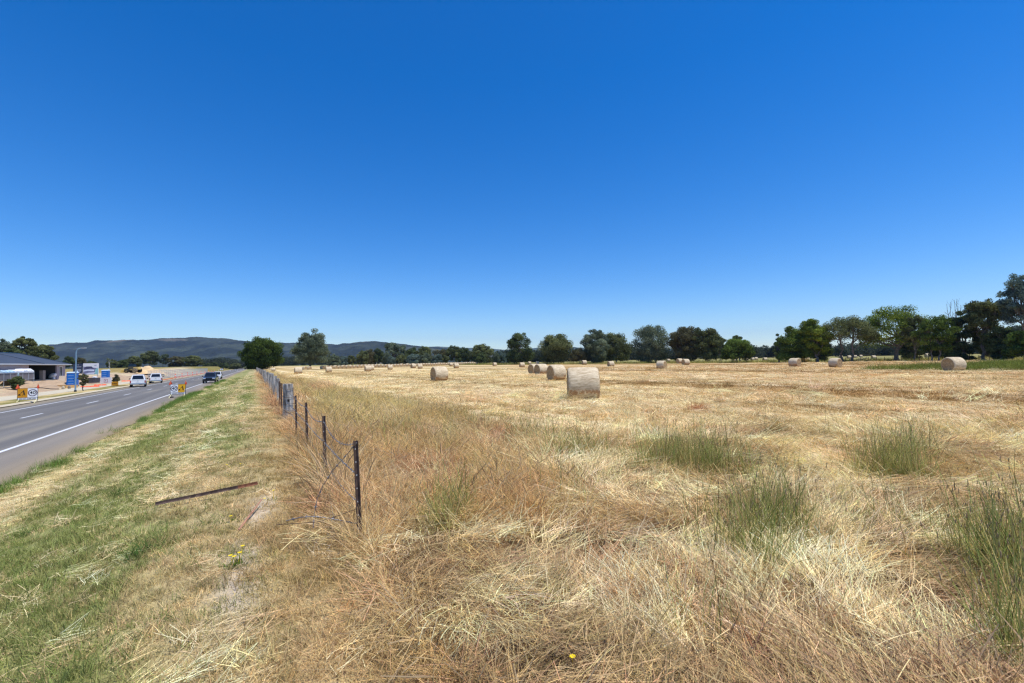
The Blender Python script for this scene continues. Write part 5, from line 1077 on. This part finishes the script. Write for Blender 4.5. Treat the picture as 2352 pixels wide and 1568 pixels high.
def roadsign(label, x, y, rz, w, h, left40, yellow, torn=False):
    t = thing('roadwork_sign', label, 'road sign', (x, y, ROADZ+.004), rz, None); z0 = .30; sw = .18*h
    k = MB()
    for s in (-1, 1): k.tube([(s*w/2, 0, z0-.04), (s*w/2, 0, z0+h+.06)], .022, 8)
    for z in (z0, z0+sw, z0+h): k.box((0, .0, z), (w, .03, .03))
    k.build('frame', M['sign_black'], t)
    for s in (-1, 1):
        k = MB(); k.tube([(s*w*.44, .0, z0), (s*w*.44-.10 if s < 0 else s*w*.44-.03, -.34, .025)], .026, 8); k.box((s*w*.44+(-.10 if s < 0 else -.03), -.36, .02), (.07, .12, .04)); k.build('leg', M['cream'], t)
        k = MB(); k.tube([(s*w*.44, .0, z0), (s*w*.44, .42, .02)], .022, 8); k.build('leg', M['cream'], t)
    k = MB(); k.box((-w*.43, .05, .05), (.34, .16, .10)); k.build('sandbag', M['black'], t, .03)
    sx40 = -1 if left40 else 1; pw = w*.5-.02; ph = h-sw-.035; cz = z0+sw+.015+ph/2
    k = MB(); k.box((sx40*w*.25, -.018, cz), (pw, .012, ph)); p40 = k.build('speed_panel', M['sign_white'], t)
    k = MB(); ring(k, sx40*w*.25, cz, min(pw, ph)*.485, min(pw, ph)*.395, -.027); k.build('ring', M['sign_red'], p40)
    text('number', '40', ph*.50, M['sign_black'], p40, (sx40*w*.25, -.028, cz-.005), sx=1.0)
    k = MB()
    if torn: k.prism([(-sx40*w*.25-pw/2, cz-ph/2), (-sx40*w*.25+pw*.36, cz-ph/2), (-sx40*w*.25+pw*.44, cz-ph*.06), (-sx40*w*.25+pw/2, cz+ph*.06), (-sx40*w*.25+pw/2, cz+ph/2), (-sx40*w*.25-pw/2, cz+ph/2)], -.024, -.012)
    else: k.box((-sx40*w*.25, -.018, cz), (pw, .012, ph))
    py = k.build('worker_panel', yellow, t)
    k = MB(); worker_symbol(k, -sx40*w*.25+.05, cz+.01, ph*.82, -.026); k.build('worker_symbol', M['sign_black'], py)
    k = MB(); k.box((0, -.018, z0+sw/2+.002), (w-.05, .012, sw-.03)); pt = k.build('text_panel', M['sign_white'], t)
    text('lettering', 'DO NOT OVERTAKE', sw*.72, M['sign_black'], pt, (0, -.028, z0+sw/2), sx=.82*w/1.2)
    for s, f in ((-1, .13), (1, .09)):
        k = MB(); k.tube([(s*w/2, 0, z0+h+.02), (s*w/2+.02, 0, z0+h+.36)], .008, 5); k.build('flag_stick', M['cream'], t)
        k = MB(); X0 = s*w/2
        k.loft([[(X0+dx*f*1.0, dy-.02, z0+h+zz) for dx, dy in ((-1, 0), (-.3, -.05), (.4, .03), (1, -.02), (1, .0), (.4, .05), (-.3, -.03), (-1, .02))][:8] if False else [(X0+dx*f*wd+.01, dy, z0+h+zz) for dx, dy in ((-1, 0), (-.3, -.04), (.4, .03), (1, -.02), (1, -.008), (.4, .042), (-.3, -.028), (-1, .012))] for zz, wd in ((-.05, 1.0), (.08, .9), (.2, .55), (.33, .2))])
        k.build('flag', M['orange_flag'], t)
    return t
ax, ay = at_z(62, 926, ROADZ); bx_, by_ = at_z(408, 913, ROADZ)
roadsign('roadwork sign on the kerb with amber panel on its left and 40 on its right', ax, ay+.1, rad(1), 1.24, .98, False, M['sign_amber'])
roadsign('roadwork sign on the near shoulder with 40 on its left and torn yellow panel', bx_, by_+.2, rad(-3), 1.16, .94, True, M['sign_yellow'], True)

# ------------------------------------------------------------------ helpers for things seen at a column u on the line X = const, or at depth D facing us
def onX(u, X): return X/math.tan(math.atan((u-CX)/F)+YAW)
def zat(u, v, D): return HC+(hor(u)-v)/F*D
def facing(name, label, cat, u, D, group=None, z=None):
    x, y = at_depth(u, D); t = thing(name, label, cat, (x, y, gz1(x, y) if z is None else z), -YAW, group); return t
def box_thing(name, label, cat, u, D, w, d, h, m, part, bev=.02, group=None, rz=0):
    t = facing(name, label, cat, u, D, group); t.rotation_euler.z += rz; b = MB(); b.box((0, 0, h/2), (w, d, h)); b.build(part, m, t, bev); return t

# street lamp
lx, ly = at_z(173, 900, -.95)
t = thing('street_lamp', 'pale blue grey street lamp with a curved arm on the far verge', 'street lamp', (lx, ly, gz1(lx, ly)), rad(-20)); h = zat(173, 803, depth(lx, ly))-gz1(lx, ly)
b = MB(); b.tube([(0, 0, -.1), (0, 0, h-.35), (.04, 0, h-.12), (.16, 0, h+.06), (.34, 0, h+.15), (.55, 0, h+.19)], [.085, .06, .057, .055, .05, .045], 12); b.build('pole', M['pole'], t, 0, True)
b = MB(); b.tube([(0, 0, -.1), (0, 0, .22)], .12, 12); b.build('base_collar', M['black'], t, 0, True)
b = MB(); b.loft([[(xx, yy*wd, h+.19+zz) for yy, zz in ((-.1, 0), (-.07, .04), (.07, .04), (.1, 0), (.07, -.03), (-.07, -.03))] for xx, wd in ((.5, .5), (.62, 1), (1.0, 1), (1.08, .6))]); ln = b.build('lantern', M['galv'], t, 0, True)
b = MB(); b.box((.8, 0, h+.155), (.32, .12, .012)); b.build('lens', M['clear_lamp'], ln)

# ------------------------------------------------------------------ house under construction
def hip(b, x0, x1, y0, y1, z0, z1, over, ridge_in):
    xm = (x0+x1)/2; ra, rb = y0+ridge_in, y1-ridge_in
    V = [(x0, y0, z0), (x1, y0, z0), (x1, y1, z0), (x0, y1, z0), (xm, ra, z1), (xm, rb, z1)]
    b.add(V, [(1, 2, 5, 4), (3, 0, 4, 5), (0, 1, 4), (2, 3, 5), (3, 2, 1, 0)]); return V
HX = -31.0; hz0 = .06; ez = hz0+2.55; ya, yb, yc, yd = 80.0, onX(66, HX), onX(131, HX), onX(150, HX)
hs_ = thing('house', 'new single storey house with dark hip roof and an open unlit garage', 'house', (HX, 98, hz0)); O = Vector((HX, 98, hz0))
def hb(nm, m, fn, bev=0, par=None):
    b = MB(); fn(b); b.v = [tuple(Vector(p)-O) for p in b.v]; return b.build(nm, m, par or hs_, bev)
wy_ = lambda b, x, y0, y1, z0, z1, t_=.25: b.box((x, (y0+y1)/2, (z0+z1)/2), (t_, y1-y0, z1-z0))
hb('front_wall', M['render_wall'], lambda b: wy_(b, HX-.13, ya, yb, -.3, ez))
hb('end_wall', M['render_wall'], lambda b: (wy_(b, HX-.13, yc, yd, -.3, ez), b.box((HX-5, yd-.13, ez/2-.1), (9.7, .25, ez))))
hb('rear_wall', M['render_wall'], lambda b: (wy_(b, HX-11, ya, yd, -.3, ez), b.box((HX-5.6, ya+.13, ez/2-.1), (10.7, .25, ez))))
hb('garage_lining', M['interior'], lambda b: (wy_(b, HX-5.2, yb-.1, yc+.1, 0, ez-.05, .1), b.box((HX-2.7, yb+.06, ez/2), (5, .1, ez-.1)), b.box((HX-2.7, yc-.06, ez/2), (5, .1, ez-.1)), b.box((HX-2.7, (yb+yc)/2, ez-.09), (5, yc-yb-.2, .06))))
hb('garage_floor', M['concrete'], lambda b: b.box((HX-2.6, (yb+yc)/2, .04), (5.0, yc-yb-.3, .1)))
hb('pier', M['block'], lambda b: b.box((HX-.2, onX(101.5, HX), ez*.32), (.45, 1.1, ez*.64)), .01)
hb('inner_door', M['block'], lambda b: b.box((HX-5.1, yb+3.6, 1.1), (.06, 1.6, 2.1)))
rf = hb('roof', M['roof'], lambda b: (hip(b, HX+.6, HX-13.6, ya-6, yb+4.2, ez+.12, ez+2.95, .6, 7.1),))
hb('wing_roof', M['roof'], lambda b: (hip(b, HX+.58, HX-10.2, yb-4.5, yd+.8, ez+.13, ez+2.05, .6, 5.3),))
def ridge(b):
    for p, q in (((HX+.6, yb+4.2, ez+.14), (HX-6.5, yb-2.9, ez+2.97)), ((HX+.6, ya-6, ez+.14), (HX-6.5, ya+1.1, ez+2.97)), ((HX-6.5, ya+1.1, ez+2.97), (HX-6.5, yb-2.9, ez+2.97)), ((HX+.58, yd+.8, ez+.15), (HX-4.8, yd-4.5, ez+2.07)), ((HX-4.8, yd-4.5, ez+2.07), (HX-4.8, yb+.8, ez+2.07))): b.tube([p, q], .07, 6)
hb('ridge_capping', M['dark_paint'], ridge, 0, rf)
hb('gutter', M['gutter'], lambda b: (b.box((HX+.66, (ya-6+yd+.8)/2, ez+.05), (.13, yd+.8-ya+6, .15)), b.box((HX-4.5, yd+.86, ez+.05), (10, .13, .15))))
hb('soffit', M['soffit'], lambda b: b.box((HX+.3, (ya-5.9+yd+.7)/2, ez-.03), (.6, yd+.7-ya+5.9, .05)))
wf = hb('window_frame', M['white_board'], lambda b: [b.box((HX+.03, yc+1.0+dy, 1.35), (.05, .10, 1.9)) for dy in (0, .75, 1.5)]+[b.box((HX+.028, yc+1.75, z), (.045, 1.6, .10)) for z in (.45, 2.3)])
hb('pane', M['glass'], lambda b: b.box((HX+.012, yc+1.75, 1.37), (.02, 1.5, 1.8)), 0, wf)
# low screened barrier with wrapped building sheets stacked behind it
X = -28.6; y0, y1 = onX(-8, X), onX(77, X); zt, zbm = zat(40, 856.5, depth(X, (y0+y1)/2)), zat(40, 873.5, depth(X, (y0+y1)/2))
t = thing('screened_fence', 'low grey shade cloth fence in front of the house', 'fence', (X, (y0+y1)/2, zbm)); b = MB(); b.box((0, 0, (zt-zbm)/2), (.06, y1-y0, zt-zbm)); b.build('cloth', M['shade_cloth'], t)
for k in range(7): b = MB(); b.tube([(.05, -(y1-y0)/2+k*(y1-y0)/6, -.8), (.05, -(y1-y0)/2+k*(y1-y0)/6, zt-zbm+.1)], .03, 8); b.build('post', M['galv'], t)
b = MB(); b.tube([(.07, -(y1-y0)/2, zt-zbm+.03), (.07, (y1-y0)/2, zt-zbm+.03)], .025, 6); b.tube([(.07, -(y1-y0)/2, .1), (.07, (y1-y0)/2, .1)], .025, 6); b.build('rails', M['galv'], t)
rng = random.Random(12); g_ = 'wrapped bundles stacked against the house'
for k, (u0, u1, va, vb, lab, m_) in enumerate(((-6, 30, 850, 857, 'long pale blue wrapped bundle at the left border above the grey fence', 'cyan_wrap'), (24, 48, 848.5, 857, 'white wrapped bundle in the middle above the grey fence', 'white_board'), (44, 68, 846.5, 856, 'white open sheet bundle at the right end above the grey fence', 'white_board'))):
    Xb = -29.8; y0_, y1_ = onX(u0, Xb), onX(u1, Xb); D = depth(Xb, (y0_+y1_)/2); za, zc = zat((u0+u1)/2, va, D), zat((u0+u1)/2, vb, D)
    t = thing('wrapped_bundle', lab, 'bundle', (Xb, (y0_+y1_)/2, zc-1.0), 0, g_); b = MB(); n = 12; Lb = y1_-y0_
    b.loft([[(-.5, -Lb/2+Lb*i/n, 0), (-.5, -Lb/2+Lb*i/n, 1.0+(za-zc)*rng.uniform(.55, 1)), (.1, -Lb/2+Lb*i/n, 1.0+(za-zc)*rng.uniform(.8, 1.05)), (.5, -Lb/2+Lb*i/n, 1.0+(za-zc)*rng.uniform(.35, .7)), (.55, -Lb/2+Lb*i/n, 0)] for i in range(n+1)]); b.build('sheet', M[m_], t)
t = thing('notice_board', 'small pale blue notice board with faint print on the shade cloth fence', 'sign', (X+.14, onX(42.5, X+.14), zat(42.5, 866.5, depth(X, onX(42.5, X)))), 0); D = depth(X, onX(42.5, X)); bh = 11.5/F*D; bw = 10.5*D/F/1.55
b = MB(); b.box((0, 0, bh/2), (.03, bw, bh)); b.build('board', mat('pale_notice', lin(190, 218, 225), .6), t); b = MB()
for q in range(3): b.box((.018, bw*(-.22+.22*q), bh*.5), (.006, bw*.12, bh*(.35, .3, .22)[q]))
b.build('print', mat('notice_print', lin(110, 130, 150), .7), t)
# cement mixer
t = facing('cement_mixer', 'white drum cement mixer standing in front of the open garage', 'cement mixer', 121, 82, z=zat(121, 875, 82)); b = MB(); b.loft([[(yy, math.cos(a)*r, .95+math.sin(a)*r+yy*.35) for a in np.linspace(0, 2*math.pi, 21)[:-1]] for yy, r in ((-.55, .18), (-.35, .38), (.0, .44), (.25, .40), (.55, .24))]); b.build('drum', M['white_board'], t, 0, True)
b = MB(); b.box((0, 0, .45), (.9, .08, .07)); [b.tube([(s*.4, 0, 1.0), (s*.45, q*.35, 0)], .03, 6) for s in (-1, 1) for q in (-1, 1)]; b.build('stand', M['black'], t)
b = MB(); b.box((.25, -.1, .55), (.45, .4, .4)); b.build('motor_cover', M['white_board'], t, .04)
for s in (-1, 1): b = MB(); b.loft([[(-.25+dx, s*.38+math.cos(a)*.0, .18+math.sin(a)*.18) if False else (-.45+math.cos(a)*.18, s*.38+dx, .18+math.sin(a)*.18) for a in np.linspace(0, 2*math.pi, 15)[:-1]] for dx in (-.04, .04)]); b.build('wheel', M['tyre'], t)
def mound(name, label, u, D, w, d, h, m, seed, group=None, z=None):
    x, y = at_depth(u, D); t_ = np.linspace(-1, 1, 22); A, Bm = np.meshgrid(t_, t_); r = np.sqrt(A**2+Bm**2); hh = h*np.clip(1-r**1.6, 0, 1)*(.6+.8*fbm(A*2+seed, Bm*2, seed))-.12*(r > .97)
    V = np.stack([A.ravel()*w/2, Bm.ravel()*d/2, hh.ravel()+.06*(fbm(A.ravel()*9, Bm.ravel()*9, seed+4)-.5)], 1); i = np.arange(484).reshape(22, 22)
    o = link(name, npmesh(name, V, np.stack([i[:-1, :-1], i[:-1, 1:], i[1:, 1:], i[1:, :-1]], -1).reshape(-1, 4), m, smooth=True)); o.location = (x, y, gz1(x, y)-.03 if z is None else z); o.rotation_euler.z = -YAW; return tag(o, label, 'dirt mound' if 'dirt' in name else 'mound', group)
g_ = 'heaps of dirt on the building lots'
mound('dirt_mound', 'brown dirt heap in front of the cement mixer', 122, 72, 7, 5, 1.1, M['dirt'], 3, g_); mound('dirt_mound', 'low pale dirt heap left of the small dark tree at the left border', 4, 66, 8, 5, .8, M['dirt'], 9, g_)
mound('dirt_mound', 'long low dirt bank behind the left roadwork sign', 75, 66, 9, 4, .7, M['dirt'], 21, g_); mound('dirt_mound', 'pink brown dirt bank behind the amber board', 285, 104, 12, 6, .8, M['dirt'], 15, g_)
mound('dirt_mound', 'wide dirt bank below the digging machine', 312, 122, 20, 7, .5, M['dirt'], 27, g_)
for k, (u, D, w, h, lab) in enumerate(((325, 140, 6, 1.9, 'tan spoil heap just right of the digging machine'), (338, 143, 8, 2.2, 'taller tan spoil heap in the middle of three'), (354, 146, 8, 1.8, 'tan spoil heap above the second white utility'))): mound('spoil_heap', lab, u, D, w, 5, h, M['timber'] if k == 3 else mat('tan_spoil', lin(214, 184, 140), 1, noise=.2, scale=1, bump=.6), 40+k, 'spoil heaps beside the digging machine')
# timber formwork, pipes, small clutter
t = facing('formwork_box', 'shallow brown timber formwork box left of the blue toilet', 'formwork', 141, 67); b = MB(); [b.box(c, d) for c, d in (((0, -.9, .2), (3.2, .06, .4)), ((0, .9, .2), (3.2, .06, .4)), ((-1.57, 0, .2), (.06, 1.74, .4)), ((1.57, 0, .2), (.06, 1.74, .4)))]; b.build('boards', M['timber'], t); b = MB(); b.box((0, 0, .14), (3.0, 1.7, .26)); b.build('fill', M['dirt'], t)
q0 = [at_depth(u, 58) for u in (70, 85, 100, 118, 136)]; b = MB(); b.tube([(x, y, gz1(x, y)+.35+.12*math.sin(k*1.3)) for k, (x, y) in enumerate(q0)], .05, 8); tag(b.build('black_pipe', M['black']), 'long black plastic pipe lying across the dirt bank', 'pipe')
for u, D, lab in ((160, 64, 'grey cement bag standing on dirt left of the blue toilet'), (146, 63, 'cream cement bag by the formwork box')):
    t = facing('cement_bag', lab, 'bag', u, D, 'bags on the dirt'); b = MB(); b.loft([[(xx*w, yy*w, z) for xx, yy in ((-.22, -.1), (0, -.16), (.22, -.1), (.22, .1), (0, .16), (-.22, .1))] for z, w in ((0, .6), (.1, .75), (.28, .72), (.4, .5), (.44, .35))]); b.build('sack', M['block' if u == 160 else 'concrete'], t, 0, True)
t = facing('leaning_board', 'cream sheet board leaning beside the blue toilet in front of the window wall', 'board', 144, 80, z=zat(144, 879, 80)); b = MB(); b.box((0, 0, .62), (1.35, .05, 1.25), Matrix.Rotation(rad(-12), 3, 'X')); b.build('sheet', mat('cream_sheet', lin(226, 214, 196), .7), t); b = MB(); b.box((.6, -.06, .62), (.05, .04, 1.25), Matrix.Rotation(rad(-12), 3, 'X')); b.build('batten', M['timber'], t)
t = facing('skip_bin', 'dark grey skip bin left of the white banner panel', 'skip', 215, 86); b = MB(); b.loft([[(-.85*k, -.6, z), (.85*k, -.6, z), (.85*k, .6, z), (-.85*k, .6, z)] for z, k in ((.1, .78), (1.0, 1.0), (1.06, 1.03))]); b.build('body', mat('dark_grey_steel', lin(84, 82, 88), .7, noise=.2), t); b = MB(); b.loft([[(xx*w+.35, yy*w-.1, z) for xx, yy in ((-.3, -.25), (.3, -.25), (.3, .25), (-.3, .25))] for z, w in ((1.0, 1), (1.22, .9), (1.3, .4))]); b.build('white_bag', M['white_board'], t, 0, True)
# portable toilets
def toilet(label, u, D, z=None, rz=0):
    t = facing('portable_toilet', label, 'portable toilet', u, D, 'blue portable toilets', z); t.rotation_euler.z += rz
    b = MB(); b.box((0, 0, 1.1), (1.12, 1.12, 2.0)); b.build('cabin', M['toilet_blue'], t, .04)
    b = MB(); b.box((0, 0, .05), (1.2, 1.25, .12)); b.build('base', M['black'], t, .02)
    b = MB(); b.loft([[(-.6*k, -.6*k, z), (.6*k, -.6*k, z), (.6*k, .6*k, z), (-.6*k, .6*k, z)] for z, k in ((2.1, 1), (2.18, 1.02), (2.27, .85), (2.31, .5))]); b.build('roof', M['toilet_light'], t, .02)
    b = MB(); b.box((-.02, -.565, 1.08), (.8, .03, 1.82)); d = b.build('door', M['toilet_blue'], t, .01)
    b = MB(); [b.box((-.02, -.585, .45+.42*q), (.70, .02, .035)) for q in range(4)]; b.build('door_ribs', M['toilet_light'], d)
    b = MB(); b.box((.32, -.59, 1.1), (.05, .04, .14)); b.build('latch', M['black'], d)
    b = MB(); b.tube([(.4, .4, 2.2), (.4, .4, 2.5)], .05, 8); b.build('vent_pipe', M['toilet_light'], t); return t
tx, ty = at_z(167, 887.5, gz1(-25.5, 99)); toilet('blue portable toilet beside the street lamp, standing in full view', 167.5, depth(tx, ty), None, rad(24)); toilet('blue portable toilet showing only its upper half above the white banner panel', 243, 99, None, rad(22))
# banner panel, boards
def board(name, label, u0, u1, v0, v1, D, m, posts=True, group=None):
    uc = (u0+u1)/2; x, y = at_depth(uc, D); z = gz1(x, y); t = thing(name, label, 'sign board', (x, y, z), -YAW, group); w = (u1-u0)/F*D; za, zb_ = zat(uc, v1, D)-z, zat(uc, v0, D)-z
    b = MB(); b.box((0, 0, (za+zb_)/2), (w, .06, zb_-za)); p = b.build('panel', m, t)
    if posts:
        for s in (-1, 1): b = MB(); b.box((s*w*.42, .09, zb_*.5-.1), (.10, .10, zb_+.15)); b.build('post', M['galv'], t)
    return t, p, w, za, zb_
t, p, w, z0, z1 = board('banner_panel', 'white banner panel with a dull red outlined box on the fence', 231, 257, 866.5, 882.5, 84, M['sign_white'])
b = MB(); c = (z0+z1)/2; [b.box(q, d) for q, d in (((0, -.036, c+.30), (w*.32, .01, .05)), ((0, -.036, c-.22), (w*.32, .01, .05)), ((-w*.15, -.036, c+.04), (.05, .01, .5)), ((w*.15, -.036, c+.04), (.05, .01, .5)))]; b.build('red_box', mat('dull_red_print', lin(190, 90, 90), .6), p); b = MB(); b.box((-.03, -.036, c+.04), (.16, .01, .1)); b.build('print', M['sign_black'], p)
t, p, w, z0, z1 = board('navy_board', 'tall navy sign board with pale lines of print behind the lamp post', 168, 190, 835, 858, 108, M['navy'])
b = MB(); [b.box((0.1, -.036, z0+(z1-z0)*f), (w*.62*k, .01, .07)) for f, k in ((.88, .25), (.68, 1), (.42, .9), (.32, 1), (.22, .8))]; b.build('print', M['sky_print'], p)
t, p, w, z0, z1 = board('billboard', 'white billboard with a printed picture of a grey house on it', 191, 226.5, 834, 860, 107, M['sign_white'])
h = z1-z0; pr = lambda nm, pts, m_, y_=-.036: MB().prism([(a*w-w/2, z0+c*h) for a, c in pts], y_-.006, y_).build(nm, m_, p)
pr('sky_print', [(.02, .03), (.98, .03), (.98, .55), (.62, .62), (.02, .72)], M['grey_print']); pr('picture_roof', [(.03, .52), (.2, .72), (.55, .72), (.72, .50), (.5, .56), (.3, .50)], M['dk_print'], -.044); pr('picture_wall', [(.03, .38), (.3, .46), (.74, .44), (.72, .30), (.3, .34), (.03, .28)], M['sky_print'], -.044)
pr('picture_lawn', [(.75, .05), (.97, .05), (.97, .62), (.80, .46)], M['teal'], -.042); pr('picture_road', [(.1, .06), (.7, .05), (.82, .2), (.4, .17)], M['sky_print'], -.044)
b = MB(); [b.box((w*.30, -.04, z0+h*f), (w*.14, .008, .06)) for f in (.84, .78)]; b.build('small_print', M['grey_print'], p)
t, p, w, z0, z1 = board('amber_board', 'low amber roadwork board standing on the far footpath', 257, 272, 876, 885, 72, M['sign_amber'], False)
b = MB(); [b.box((w*q, -.036, z0+(z1-z0)*.5), (w*.16, .01, .12)) for q in (-.28, -.05, .2)]; b.build('print', M['sign_black'], p); b = MB(); [b.tube([(s*w*.4, 0, z0), (s*w*.4, q*.3, 0)], .025, 6) for s in (-1, 1) for q in (-1, 1)]; b.build('stand', M['black'], t)
# crumpled orange mesh
for k, (u, v, w, lab) in enumerate(((157, 889.5, 1.2, 'small crumple of orange mesh at the foot of the blue toilet'), (207, 889, 2.2, 'longest crumpled strip of orange mesh on the dirt right of the sapling'), (230, 885.5, 1.6, 'crumple of orange mesh before the dark skip bin'), (290, 876, 1.5, 'crumple of orange mesh left of the nearer white utility'))):
    x, y = at_z(u, v, -.95); r_ = np.random.default_rng(k); A, Bm = np.meshgrid(np.linspace(-.5, .5, 16), np.linspace(-.5, .5, 8)); V = np.stack([A.ravel()*w, Bm.ravel()*.5+r_.normal(0, .03, A.size), .05+.22*r_.random(A.size)*(1-np.abs(2*Bm.ravel())**2)], 1); i = np.arange(128).reshape(8, 16)
    o = link('orange_mesh', npmesh('orange_mesh', V, np.stack([i[:-1, :-1], i[:-1, 1:], i[1:, 1:], i[1:, :-1]], -1).reshape(-1, 4), M['orange_mesh'])); o.location = (x, y, gz1(x, y)); o.rotation_euler.z = rad(-14); tag(o, lab, 'plastic mesh', 'crumpled orange mesh on the lots')
# saplings on the far verge
def sapling(name, label, u, v, Wp, vt, cols, seed, **kw):
    x, y = at_z(u, v, -.95); D = depth(x, y); z = gz1(x, y); t = thing(name, label, 'sapling', (x, y, z)); t.rotation_euler.z = -YAW
    cr, tk = tree_meshes(seed, zat(u, vt, D)-z, Wp/F*D/1.4, cols=cols, leaf=.16, nb=30, nl=110, tr=.06, droop=.3, vis=.5, **kw); link('crown', cr, t); link('trunk', tk, t)
sapling('young_tree', 'small dark round tree on the dirt just above the left roadwork sign', 36, 897, 38, 862, 'dark', 71, shape='round', base=.12)
sapling('young_tree', 'young tree with dark green and brown leaves beside the street lamp', 190, 898, 28, 857, 'brown', 72, shape='round', base=.34)
sapling('young_tree', 'scrubby brown sapling above the amber board', 266, 884, 19, 857, 'brown', 73, shape='oval', base=.2)
# digging machine
t = facing('wheel_loader', 'faded yellow wheel loader with dark cab and lowered bucket on the dirt', 'loader', 305, 136); b = MB()
b.box((1.0, 0, 1.35), (2.1, 1.1, .75)); b.box((-.1, 0, 1.0), (2.6, .9, .4)); b.build('body', M['cat_yellow'], t, .06)
b = MB(); b.loft([[(-.75*k-.15, -.6*k, z), (.75*k-.15, -.6*k, z), (.75*k-.15, .6*k, z), (-.75*k-.15, .6*k, z)] for z, k in ((1.1, 1), (1.9, 1), (2.6, .88))]); cb = b.build('cab', M['glass'], t, .03); b = MB(); b.box((-.15, 0, 2.66), (1.6, 1.3, .1)); b.build('cab_roof', M['black'], cb, .03)
for xx in (-1.1, 1.3):
    for s in (-1, 1):
        wh = thing('wheel', None, None, (xx, s*.85, .68)); wh.parent = t
        b = MB(); b.loft([[(math.cos(a)*r, dy, math.sin(a)*r) for a in np.linspace(0, 2*math.pi, 21)[:-1]] for dy, r in ((-.24, .54), (-.2, .68), (.2, .68), (.24, .54))]); b.build('tyre', mat('dusty_tyre', lin(120, 105, 88), .95) if xx > 0 and s < 0 else M['tyre'], wh, 0, True); b = MB(); b.loft([[(math.cos(a)*r, s*dy, math.sin(a)*r) for a in np.linspace(0, 2*math.pi, 17)[:-1]] for dy, r in ((.2, .36), (.25, .34), (.2, .1))]); b.build('rim', M['cat_yellow'], wh)
b = MB(); [b.box((-1.75, s*.45, .95), (1.7, .14, .26), Matrix.Rotation(rad(24), 3, 'Y').inverted()) for s in (-1, 1)]; b.build('loader_arms', M['cat_yellow'], t); b = MB(); b.prism([(-3.5, .12), (-2.5, .12), (-2.35, .9), (-2.55, .95), (-2.75, .3), (-3.5, .2)], -1.2, 1.2); b.build('bucket', M['cat_yellow'], t)
# bollards with boards between, and mesh fence panels
ys_ = [139, 152, 165, 178, 192, 207, 224, 242, 262, 284]; B0 = None
for k, y in enumerate(ys_):
    lab = ('nearest orange bollard of the row on the far kerb' if k == 0 else 'second orange bollard of the row on the far kerb' if k == 1 else 'third orange bollard of the row on the far kerb' if k == 2 else 'orange bollard further along the row on the far kerb'); x = -16.85-.006*(y-139); z = gz1(x, y)
    t = thing('safety_bollard', lab, 'bollard', (x, y, z), 0, 'orange bollards along the far kerb')
    b = MB(); b.loft([[(math.cos(a)*r, math.sin(a)*r, zz) for a in np.linspace(0, 2*math.pi, 13)[:-1]] for zz, r in ((.05, .12), (.3, .10), (1.0, .075), (1.08, .05))]); b.box((0, 0, 1.12), (.22, .06, .09)); b.build('post', M['orange_flag'], t); b = MB(); b.box((0, 0, .03), (.45, .45, .08)); b.build('base', M['black'], t, .01); b = MB(); b.loft([[(math.cos(a)*r, math.sin(a)*r, zz) for a in np.linspace(0, 2*math.pi, 13)[:-1]] for zz, r in ((.62, .096), (.8, .089))], False); b.build('reflective_band', M['sign_white'], t)
    if k:
        yp = ys_[k-1]; b = MB(); Lb = y-yp-.5; b.box((0, 0, .22), (.05, Lb, .26)); o = b.build('barrier_board', M['orange_mesh'], None); o.location = (x+.003*(y-yp), (y+yp)/2, z); b = MB(); [b.box((.027, -Lb/2+Lb*(q+.5)/5, .22), (.008, Lb*.07, .26)) for q in range(5)]; b.build('white_stripes', M['sign_white'], o); tag(o, 'low orange and white board between %s' % ('the two nearest orange bollards' if k == 1 else 'the second and third orange bollards' if k == 2 else 'two of the further orange bollards'), 'barrier board', 'boards between the orange bollards')
b = MB(); b.box((0, 0, .12), (.3, 20, .08)); o = b.build('orange_mesh', M['orange_mesh']); o.location = (-16.9, 127, gz1(-16.9, 127)); tag(o, 'long flat strip of orange mesh lying on the kerb before the first bollard', 'plastic mesh', 'crumpled orange mesh on the lots')
proto = None
for k in range(44):
    y = 122+k*3.4; x = -19.2-.004*(y-122); z = gz1(x, y); lab = 'nearest mesh panel of the temporary fence behind the bollards' if k == 0 else 'grey wire mesh panel further along the temporary fence behind the bollards'
    if proto is None:
        t = thing('temporary_fence', lab, 'fence panel', (x, y, z), rad(90), 'temporary mesh fence panels'); b = MB(); b.tube([(-1.65, 0, .1), (-1.65, 0, 2.1), (1.65, 0, 2.1), (1.65, 0, .1), (-1.65, 0, .12)], .024, 6); b.build('frame', M['galv'], t)
        b = MB(); [b.box((-1.6+3.2*q/24, 0, 1.1), (.006, .006, 2.0)) for q in range(25)]; [b.box((0, .006, .2+q*.19), (3.2, .006, .006)) for q in range(11)]; b.build('mesh_wires', M['galv'], t)
        for s in (-1, 1): b = MB(); b.box((s*1.65, 0, .07), (.25, .6, .14)); b.build('foot', M['concrete'], t, .02)
        proto = t
    else: c = copy_tree(proto); c.location = (x, y, z); c['label'] = lab
# guide posts along the far road
for k, (u, v) in enumerate(((502, 853), (529, 852.5), (541, 851), (545, 852.5))):
    x, y = at_z(u, v, ROADZ); t = thing('guide_post', ('white guide post near the tiny far car' if k == 0 else 'small white guide post where the road runs out of sight'), 'guide post', (x, y, gz1(x, y)), 0, 'white guide posts of the far road'); b = MB(); b.box((0, 0, .5), (.14, .06, 1.1)); b.build('post', M['white_board'], t); b = MB(); b.box((0, -.035, .88), (.1, .012, .1)); b.build('reflector', M['red_lamp'], t)
